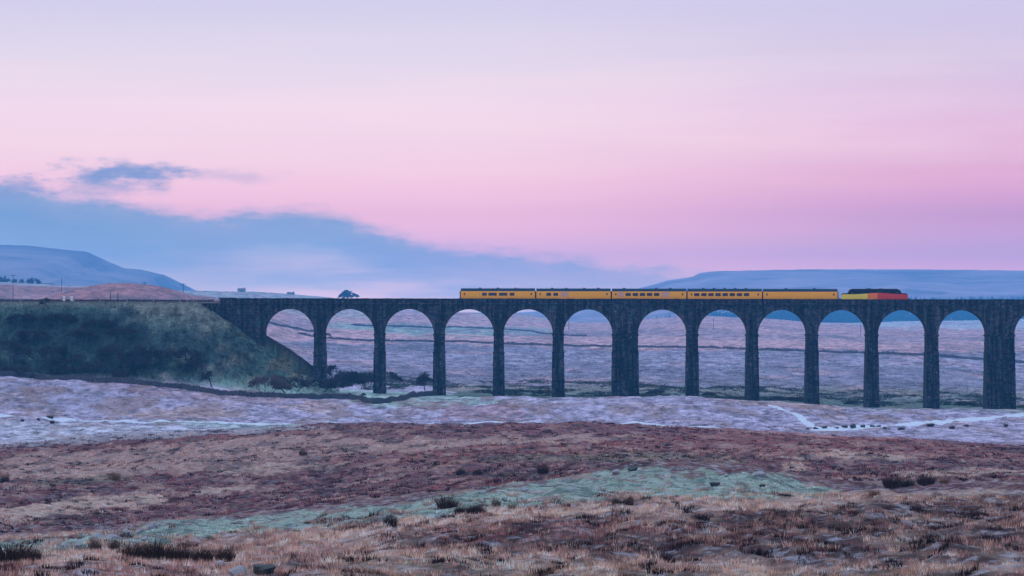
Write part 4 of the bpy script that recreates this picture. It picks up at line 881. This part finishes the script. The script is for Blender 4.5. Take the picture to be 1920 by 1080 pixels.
# ------------------------------------------------------------------ bare trees
def grow(seed, Ht, spread, levels=5, trunk=.22, nb=(3, 4), lean=0., bush=False, base_r=.2):
    rs = random.Random(seed); segs = []
    def rec(p, d, L, r, lv):
        n = 3; q = p
        for k in range(n):
            d = d+np.array([rs.gauss(0, .16), rs.gauss(0, .16), rs.gauss(0, .08)+(.04 if lv > 1 else 0)]); d /= np.linalg.norm(d)
            q2 = q+d*L/n; r2 = r*(1-.22*(k+1)/n*1.2); segs.append((q, q2, r*(1-.26*k/n), r2, lv)); q = q2
            if lv < levels and k > 0 and lv > 0 and rs.random() < .7: branch(q, d, L*rs.uniform(.5, .75), r2*.5, lv+1)
        if lv < levels:
            for _ in range(rs.randint(*nb)): branch(q, d, L*rs.uniform(.6, .86), r2*.66, lv+1)
    def branch(q, d, L, r, lv):
        a = rs.uniform(0, 2*math.pi); t_ = spread*rs.uniform(.5, 1.15)
        u = np.cross(d, (0.3, .2, 1)); u /= np.linalg.norm(u)+1e-9; w = np.cross(d, u)
        nd = d*math.cos(t_)+(u*math.cos(a)+w*math.sin(a))*math.sin(t_); nd[2] = nd[2]*.92+.10; nd /= np.linalg.norm(nd)
        rec(q, nd, L, max(r, .014), lv)
    if bush:
        for _ in range(7):
            a = rs.uniform(0, 6.28); rec(np.array([math.cos(a)*.25, math.sin(a)*.25, 0.]), np.array([math.cos(a)*.5, math.sin(a)*.5, 1.]), .30, base_r*.5, 1)
    else: rec(np.array([0., 0, 0]), np.array([lean, 0, 1.]), .20, base_r, 0)
    return segs
def seg_mesh(S, sides=3, rmin=.0):
    A = np.array([s[0] for s in S]); B = np.array([s[1] for s in S]); ra = np.maximum(np.array([s[2] for s in S]), rmin); rb = np.maximum(np.array([s[3] for s in S]), rmin)
    d = B-A; d /= np.linalg.norm(d, axis=1)[:, None]+1e-9; u = np.cross(d, np.array([.31,.17,.93])); u /= np.linalg.norm(u, axis=1)[:, None]+1e-9; w = np.cross(d, u); V = []
    for c, r in ((A, ra), (B, rb)):
        for k in range(sides):
            a = 2*math.pi*k/sides; V.append(c+r[:, None]*(math.cos(a)*u+math.sin(a)*w))
    V = np.stack(V, 1).reshape(-1, 3); b = np.arange(len(S))*2*sides; F = []
    for k in range(sides):
        k2 = (k+1) % sides; F.append(np.stack([b+k, b+k2, b+sides+k2, b+sides+k], 1))
    return V, np.concatenate(F)
mtw = mat('bark_twigs', (.042,.042,.052), .95, .3, 2.); mtr = mat('reddish_twigs', (.13,.10,.105), .95, .3, 2.); mtg = mat('far_twigs', (.035,.045,.065), .95, .2, 1.)
def proto(seed, kind, m, levels, spread, bush=False, sides=3, rmin=.0016, base_r=.028, lean=0., dome=False):
    """unit-height tree: trunk + crown meshes"""
    S = grow(seed, 1, spread, levels, bush=bush, base_r=base_r, lean=lean)
    zm = max(s[1][2] for s in S); S = [(s[0]/zm, s[1]/zm, s[2], s[3], s[4]) for s in S]
    cut = 1 if bush else 0
    rt = random.Random(seed+99); S = [s for s in S if s[4] < levels or rt.random() < .5]
    P_ = np.array([s[1] for s in S]); rm = np.percentile(np.hypot(P_[:,0], P_[:,1]), 98)*1.05; kf = .80 if dome else .55
    dz = lambda p: np.array([p[0], p[1], p[2]*math.sqrt(max(.1, 1-kf*min(1., math.hypot(p[0], p[1])/rm)**2))])
    S = [(dz(s[0]), dz(s[1]), s[2], s[3], s[4]) for s in S]
    T = S[:2] if bush else [s for s in S if s[4] <= cut]; K = S[2:] if bush else [s for s in S if s[4] > cut]
    root = empty(kind, (0, 0, -500)); 
    V, F = seg_mesh(T, 6); np_obj('trunk', V, F, m, root); V, F = seg_mesh(K, sides, rmin); np_obj('crown', V, F, m, root)
    return root
def putil(pr, loc, size, label, cat, rz=None, wide=1., group=None, fresh=[]):
    o = pr if pr not in fresh else copy_tree(pr)
    fresh.append(pr)
    o.location = loc; o.scale = (size*wide, size*wide, size); o.rotation_euler = (0, 0, random.uniform(0, 6.28) if rz is None else rz)
    return tag(o, label, cat, group)
PT = [proto(21, 'bare_tree', mtw, 5, .58, rmin=.0020, base_r=.035, lean=.25), proto(5, 'bare_tree', mtw, 5, .52, rmin=.0020, base_r=.032, lean=-.2), proto(33, 'bare_tree', mtw, 5, .66, rmin=.0020, base_r=.03, lean=.1)]
PB = [proto(3, 'bare_bush', mtw, 5, .7, bush=True, rmin=.0019, base_r=.03), proto(9, 'bare_bush', mtr, 5, .7, bush=True, rmin=.0026, base_r=.035)]
GT = 'leafless trees along the foot of the embankment'
def gat(px, py, a=480, b=499.6): return hit(px, py, a, b)
for i, (px, py, s, k, lab) in enumerate([
    (14,690,8.5,0,'twisted leafless tree at the left edge below the embankment'),
    (72,694,6.5,1,'small dark leafless tree second from the left below the embankment'),
    (108,702,6.0,2,'low leafless tree above the wall, third from the left'),
    (150,698,5.5,0,'thin leafless tree between the low one and the tall hillside thorn'),
    (210,700,7.0,1,'dark spreading thorn tree in the middle of the left embankment foot'),
    (262,690,7.2,2,'leafless tree on the frosty path left of the leaning one'),
    (288,710,7.5,0,'tall wispy leafless tree at the embankment foot right of the frosty path start'),
    (338,700,8.0,1,'dark leafless tree leaning left with a thick crooked trunk'),
    (362,706,5.5,2,'thin leafless sapling right of the crooked leaning tree'),
    (398,730,5.0,0,'small bare thorn standing alone on the pale turf above the wall')]):
    x, y, z = gat(px, py); putil(PT[k], (x, y, z-.1), s, lab, 'tree', group=GT, wide=1.15)
for i, (px, py, s, k, lab, w) in enumerate([
    (500,737,5.6,1,'rounded reddish leafless bush beside the wall under the embankment',1.15),
    (547,738,5.6,0,'open grey leafless bush right of the reddish one',1.2),
    (596,735,4.6,0,'dark low bush at the toe of the embankment left of the second pier',1.5),
    (622,733,4.4,0,'dark low bush in front of the foot of the second pier',1.5)]):
    x, y, z = gat(px, py); putil(PB[k], (x, y, z-.1), s, lab, 'bush', wide=w)
GB = 'dark scrub on the embankment face'
for i, (px, py, s, lab) in enumerate([(60,640,4.2,'dark scrub bush low on the slope near the left edge'),(110,612,4.6,'dark scrub bush high on the slope left of the middle'),(150,640,4.6,'dark scrub bush mid slope under the white cabinets'),(185,622,4.4,'dark scrub bush in the darkest patch of the slope'),
    (232,634,4.0,'dark scrub bush right of the darkest patch'),(215,672,4.4,'dark scrub bush low on the slope above the frosty path'),(40,608,3.8,'dark scrub bush highest and leftmost on the slope'),(255,676,4.0,'dark scrub bush low on the slope left of the scree'),(95,672,4.5,'dark scrub bush low on the left slope above the small trees'),
    (310,676,3.8,'dark scrub bush low in the middle of the scree'),(180,700,4.0,'dark scrub bush behind the dry stone wall at the slope foot'),(130,706,3.6,'dark low bush by the wall left of the thorn tree'),(30,706,3.8,'dark low bush by the wall in the left corner'),(240,712,3.6,'dark low bush by the wall right of the thorn tree')]):
    x, y, z = gat(px, py, 478, 499.6); putil(PB[0], (x, y, z-.15), s, lab, 'bush', wide=1.3, group=GB)
x, y, z = gat(92, 578, 488, 499.6); putil(PT[1], (x, y, z-.2), 3.4, 'small bare thorn poking above the embankment top left of the cabinets', 'tree', rz=0, wide=1.1)
# behind the viaduct
for px, py, Y, s, k, lab, w in [(628,692,540,7.5,0,'open leafless tree standing just right of the second pier',1.1),(654,702,545,6.0,0,'dense dark bush on the left of the clump behind the second arch',1.0),(672,704,548,5.6,0,'dense dark bush in the middle of the clump behind the second arch',1.2),(693,706,550,6.0,0,'dense dark bush on the right of the clump behind the second arch',1.1),
    (729,703,545,6.2,0,'leafless tree half hidden behind the third pier',1.),(797,720,540,6.4,2,'leafless tree standing alone behind the third arch',1.05),(566,680,545,5.0,0,'faint bare thicket behind the dark bank under the leftmost arch',1.5)]:
    Y *= KD; x = (px-960)/FP*Y; z = Hs(x, Y)
    pr = PB[0] if 'bush' in lab or 'thicket' in lab else PT[k]
    putil(pr, (x, Y, z-.1), s, lab, 'bush' if pr is PB[0] else 'tree', wide=w)
for px, py, w_, lab in [(1462,744,1.6,'dark low bush left of a pair behind the ninth arch'),(1492,745,2.2,'wide dark low bush right of a pair behind the ninth arch'),(1236,742,2.2,'dark low bush behind the seventh arch'),(1600,752,1.6,'dark low bush behind the tenth arch'),(1815,758,2.2,'dark low bush behind the twelfth arch left of the wide pier'),(1022,738,1.6,'dark low bush behind the fifth arch'),(1332,741,1.6,'dark low bush behind the eighth arch'),(680,731,.9,'small dark bush on the pale turf between the second and third piers')]:
    Y = (545 if px != 680 else 490)*KD; x = (px-960)/FP*Y; putil(PB[0], (x, Y, Hs(x, Y)-.2), 2.0 if px != 680 else 1.1, lab, 'bush', wide=w_)
# far trees
def far_tree(seed, px, Y, s, w, lab):
    Y *= KD; x = (px-960)/FP*Y; pr = proto(seed, 'bare_tree', mtg, 5, .62, bush=True, rmin=.0028, base_r=.03); putil(pr, (x, Y, Hs(x, Y)-1), s, lab, 'tree', wide=w)
Yt = 2150*KD; x = (652-960)/FP*Yt; zt_ = Hs(x, Yt)-2
pr = proto(47, 'bare_tree', mtg, 6, .62, rmin=.0022, base_r=.03); putil(pr, (x, Yt, zt_), CZ+(HY-543)/FP*Yt-zt_, 'lone wide leafless tree crown rising behind the viaduct parapet', 'tree', wide=1.7)
far_tree(61, 4, 2050, 12, 1.0, 'leafless tree in the hilltop group at the left edge')
far_tree(62, 34, 2050, 10, 1.0, 'leafless tree in the hilltop group second from the left edge')
far_tree(63, 63, 2050, 13, .8, 'tallest leafless tree of the hilltop group above the cabinets')

# ------------------------------------------------------------------ rush clumps
mrush = mat('rush_blades', (0,0,0), .9, .3, 4., attr='tint', spec=.1)
def rush_proto(seed, n, c, r=.42):
    rg = np.random.default_rng(seed); a = rg.uniform(0, 6.283, n); q = np.sqrt(rg.uniform(0, 1, n))*r; h = rg.uniform(.3, 1.1, n)*(1-.25*(q/r)**2)*(1+.25*np.sin(a*2+seed)*q/r); ln = h*(q/r)*rg.uniform(.15, .65, n); la = a+rg.normal(0, .5, n)
    b = np.stack([q*np.cos(a), q*np.sin(a), np.full(n, -.1)], 1); m_ = b+np.stack([ln*.35*np.cos(la), ln*.35*np.sin(la), h*.6+.1], 1); t_ = b+np.stack([ln*np.cos(la), ln*np.sin(la), h+.1], 1)
    wa = rg.uniform(-.8, .8, n); d = np.stack([np.cos(wa), np.sin(wa), np.zeros(n)], 1)*.010
    V = np.stack([b-d, b+d, m_+d*.7, m_-d*.7, t_+d*.15, t_-d*.15], 1).reshape(-1, 3); k = np.arange(n)*6
    F = np.concatenate([np.stack([k, k+1, k+2, k+3], 1), np.stack([k+3, k+2, k+4, k+5], 1)])
    col = np.repeat(np.array(c)[None]*rg.uniform(.4, 1.7, (n, 1)), 6, 0)
    o = np_obj('rush_clump', V, F, mrush, col=col); return o
RP = [rush_proto(1, 520, (.050,.030,.024)), rush_proto(2, 420, (.10,.055,.040)), rush_proto(3, 460, (.22,.125,.085))]
used_r = []
def rush(px, py, s, k, lab, w=1., Y0=60, Y1=178):
    x, y, z = hit(px, py, Y0, Y1); o = RP[k]; s *= .68 if Y0 > 300 else .85 if Y0 > 100 else 1.
    if o in used_r: o = o.copy(); C.objects.link(o)
    used_r.append(RP[k]); o.location = (x, y, z); o.scale = (s*w, s*w, s); o.rotation_euler = (0, 0, random.uniform(0, 6)); tag(o, lab, 'rush clump', 'clumps of rushes on the moor')
for a in [(22,1056,1.15,0,'big dark rush clump at the left edge of the foreground',1.7),(62,1052,.7,0,'small rush clump touching the big one at the left edge',1.2),(178,1030,.75,1,'brown rush clump left of two beside the grey boulders',1.1),(214,1030,.7,1,'brown rush clump right of two beside the grey boulders',1.1),
    (250,1046,.95,0,'leftmost clump in the long dark row of rushes',1.3),(290,1050,1.1,0,'second clump from the left in the long dark row of rushes',1.3),(335,1052,.95,0,'middle clump in the long dark row of rushes',1.4),(380,1054,.8,0,'fourth clump from the left in the long dark row of rushes',1.3),(422,1054,.75,0,'rightmost clump in the long dark row of rushes',1.3),
    (838,952,.95,0,'solid dark brown rush clump on the green knoll',1.6),(862,964,.6,0,'small rush clump below the solid dark one',1.2),(889,963,.65,0,'wide low rush clump right of the small one on the knoll',1.6),(930,950,.7,1,'wispy rush clump on the knoll right of the dark ones',1.0),(960,956,.5,2,'low tan rush clump furthest right of the knoll row',1.2),
    (732,986,.85,0,'dark rush clump alone on the lower left side of the green knoll',1.1),(1156,946,.6,1,'left half of the russet rush pair at the knoll edge',1.2),(1180,946,.55,1,'right half of the russet rush pair at the knoll edge',1.2),
    (1672,912,.95,0,'left clump of the dark rush bank at the right',1.7),(1702,912,.8,0,'middle clump of the dark rush bank at the right',1.7),(1736,909,.95,0,'right clump of the dark rush bank at the right',1.7),(1640,930,.45,2,'low tan rush tuft below the dark bank',1.6),(1770,906,.6,2,'tan rush tuft right of the dark bank',1.4)]:
    rush(*a)
for a in [(568,853,1.4,1,'small brown clump alone on the russet rise',1.2,180,345),(215,900,1.5,2,'tan clump beside the olive patch at the left',1.5,180,345),(8,905,1.6,0,'dark clump at the left edge of the russet slope',1.,180,345),(863,890,1.2,0,'dark peaty clump left of two in the heath hollow',1.2,180,345),(895,891,1.1,0,'dark peaty clump right of two in the heath hollow',1.4,180,345),(1018,888,1.2,0,'dark clump right of the peaty pair',1.2,180,345),
    (42,790,1.1,0,'leftmost of the four dark tufts by the frosty track',1.2,340,450),(72,788,1.,0,'second of the four dark tufts by the frosty track',1.1,340,450),(94,785,1.4,0,'upper of the two touching dark tufts by the frosty track',1.6,340,450),(98,794,1.3,0,'lower of the two touching dark tufts by the frosty track',1.3,340,450),
    (1745,800,1.4,0,'dark tuft below the pale track at the right',1.8,350,450),(1785,804,1.3,0,'wide dark tuft between the two pale tracks at the right',1.6,350,450),(1812,800,1.1,0,'dark tuft right of the wide one below the track',1.6,350,450),(1886,800,1.2,0,'dark tuft near the right edge below the track',1.3,350,450),(1690,806,1.2,0,'dark tuft at the right end of the row of boulders',2.2,350,450)]:
    rush(*a)

# ------------------------------------------------------------------ boulders
mbo = mat('limestone', (.30,.31,.35), .9, .5, 2.2, .04); add_frost(mbo, .6, 2.2, (.03,.055,.03)); mbd = mat('dark_boulder', (.05,.06,.065), .9, .5, 2., .04)
def rock_proto(seed, m, name='boulder'):
    import bmesh
    bm = bmesh.new(); bmesh.ops.create_icosphere(bm, subdivisions=4, radius=1); rs = np.random.default_rng(seed); co = np.array([v.co[:] for v in bm.verts])
    n = fbm(co[:,0]*1.3+co[:,2]*.9+seed*7, co[:,1]*1.3-co[:,2]*.7, 4, seed)*.30; f = co*(1+n[:, None]); ax = rs.normal(0, 1, (9, 3)); ax /= np.linalg.norm(ax, axis=1)[:, None]
    for a in ax:
        dd = f@a; f = f-np.maximum(dd-.62, 0)[:, None]*a*.85
    for v, c in zip(bm.verts, f): v.co = (c[0], c[1]*.8, c[2]*.62)
    me = D.meshes.new(name); bm.to_mesh(me); bm.free(); me.materials.append(m); o = D.objects.new(name, me); C.objects.link(o); return o
RK = [rock_proto(1, mbo), rock_proto(2, mbo), rock_proto(3, mbd)]; used_k = []
def rock(px, py, s, k, lab, group, Y0=60, Y1=178, h=1.):
    x, y, z = hit(px, py, Y0, Y1); o = RK[k]
    if o in used_k: o = o.copy(); C.objects.link(o)
    used_k.append(RK[k]); o.location = (x, y, z+s*.18*h); o.scale = (s, s, s*h); o.rotation_euler = (random.uniform(-.2, .2), random.uniform(-.2, .2), random.uniform(0, 6)); tag(o, lab, 'boulder', group)
gf = 'limestone boulders in the foreground'
for a in [(412,1062,.42,1,'moss-capped rock furthest back of three at the bottom edge',gf),(448,1076,.50,0,'pale grey rock at the bottom edge',gf),(492,1076,.62,2,'low dark mossy rock right of the pale one at the bottom edge',gf),
    (182,1012,.62,0,'big grey rock at the left end of the knoll stones',gf),(210,1010,.45,1,'small grey rock beside the big one at the left of the knoll',gf),(236,999,.42,1,'mossy rock on the left shoulder of the knoll',gf),(262,998,.40,0,'small pale rock on the left shoulder of the knoll',gf),(284,992,.62,0,'tallest frosted rock on the left shoulder of the knoll',gf),(272,1013,.35,0,'flat pale rock low on the knoll left end',gf),(335,1004,.2,0,'tiny white stone on the green turf',gf),
    (122,1025,.40,0,'pale rock in the gap left of the brown rushes',gf),(150,1024,.35,1,'flat rock between two others left of the brown rushes',gf),(24,1019,.24,0,'small white stone at the left edge of the turf',gf),(806,932,.22,0,'small pale stone left of the solid dark rush clump',gf),
    (1122,893,.35,1,'mossy rock on the left shoulder of the knoll summit',gf),(1155,886,.42,1,'mossy rock just left of the knoll summit',gf),(1186,883,.55,2,'dark mossy rock on the knoll summit',gf),(1240,892,.38,0,'pale rock right of the knoll summit',gf),(1262,896,.42,1,'mossy rock furthest right of the summit group',gf),(1362,893,.3,0,'pale stone on the skyline of the knoll right side',gf),(1424,892,.6,1,'broad mossy rock on the skyline near the right end of the knoll',gf),(1340,912,.55,2,'dark mossy outcrop on the face of the knoll',gf),(1430,912,.3,2,'small dark stone on the knoll face at the right',gf),(1556,1061,.22,0,'small blue-grey stone in the dark heather at the lower right',gf),(985,921,.4,1,'mossy rock where the knoll begins to rise',gf)]: rock(*a)
gb = 'row of dark boulders along the pale track'
for i, (px, py, s, h) in enumerate([(1514,805,.5,1.),(1529,805,.75,1.1),(1546,804,.8,1.2),(1568,804.5,.8,.8),(1585,803.5,.9,1.3),(1600,803,.95,1.7),(1618,802.5,.75,1.5),(1635,801.5,.8,1.1),(1648,801.5,.8,1.1),(1659,804.5,.55,1.4)]):
    nm = ['first','second','third','fourth','fifth','sixth','seventh','eighth','ninth','tenth'][i]
    rock(px, py, s, 2, nm+' dark boulder from the left in the row along the pale track', gb, 360, 460, h)

# ------------------------------------------------------------------ haze
hm = D.materials.new('haze'); hm.use_nodes = True; n = hm.node_tree; n.nodes.clear(); ou = n.nodes.new('ShaderNodeOutputMaterial'); pv = n.nodes.new('ShaderNodeVolumePrincipled')
pv.inputs['Color'].default_value = (.11,.50,1.,1); pv.inputs['Density'].default_value = .00022/KD; n.links.new(pv.outputs[0], ou.inputs['Volume'])
mb = MB(); mb.box(-7000, 7000, -450, 7100*KD, -80, 262); ho = mb.build('haze', hm); tag(ho, 'thin blue haze over the moor and distant hills', 'haze', kind='stuff')
SC.cycles.volume_bounces = 1; SC.cycles.max_bounces = 6
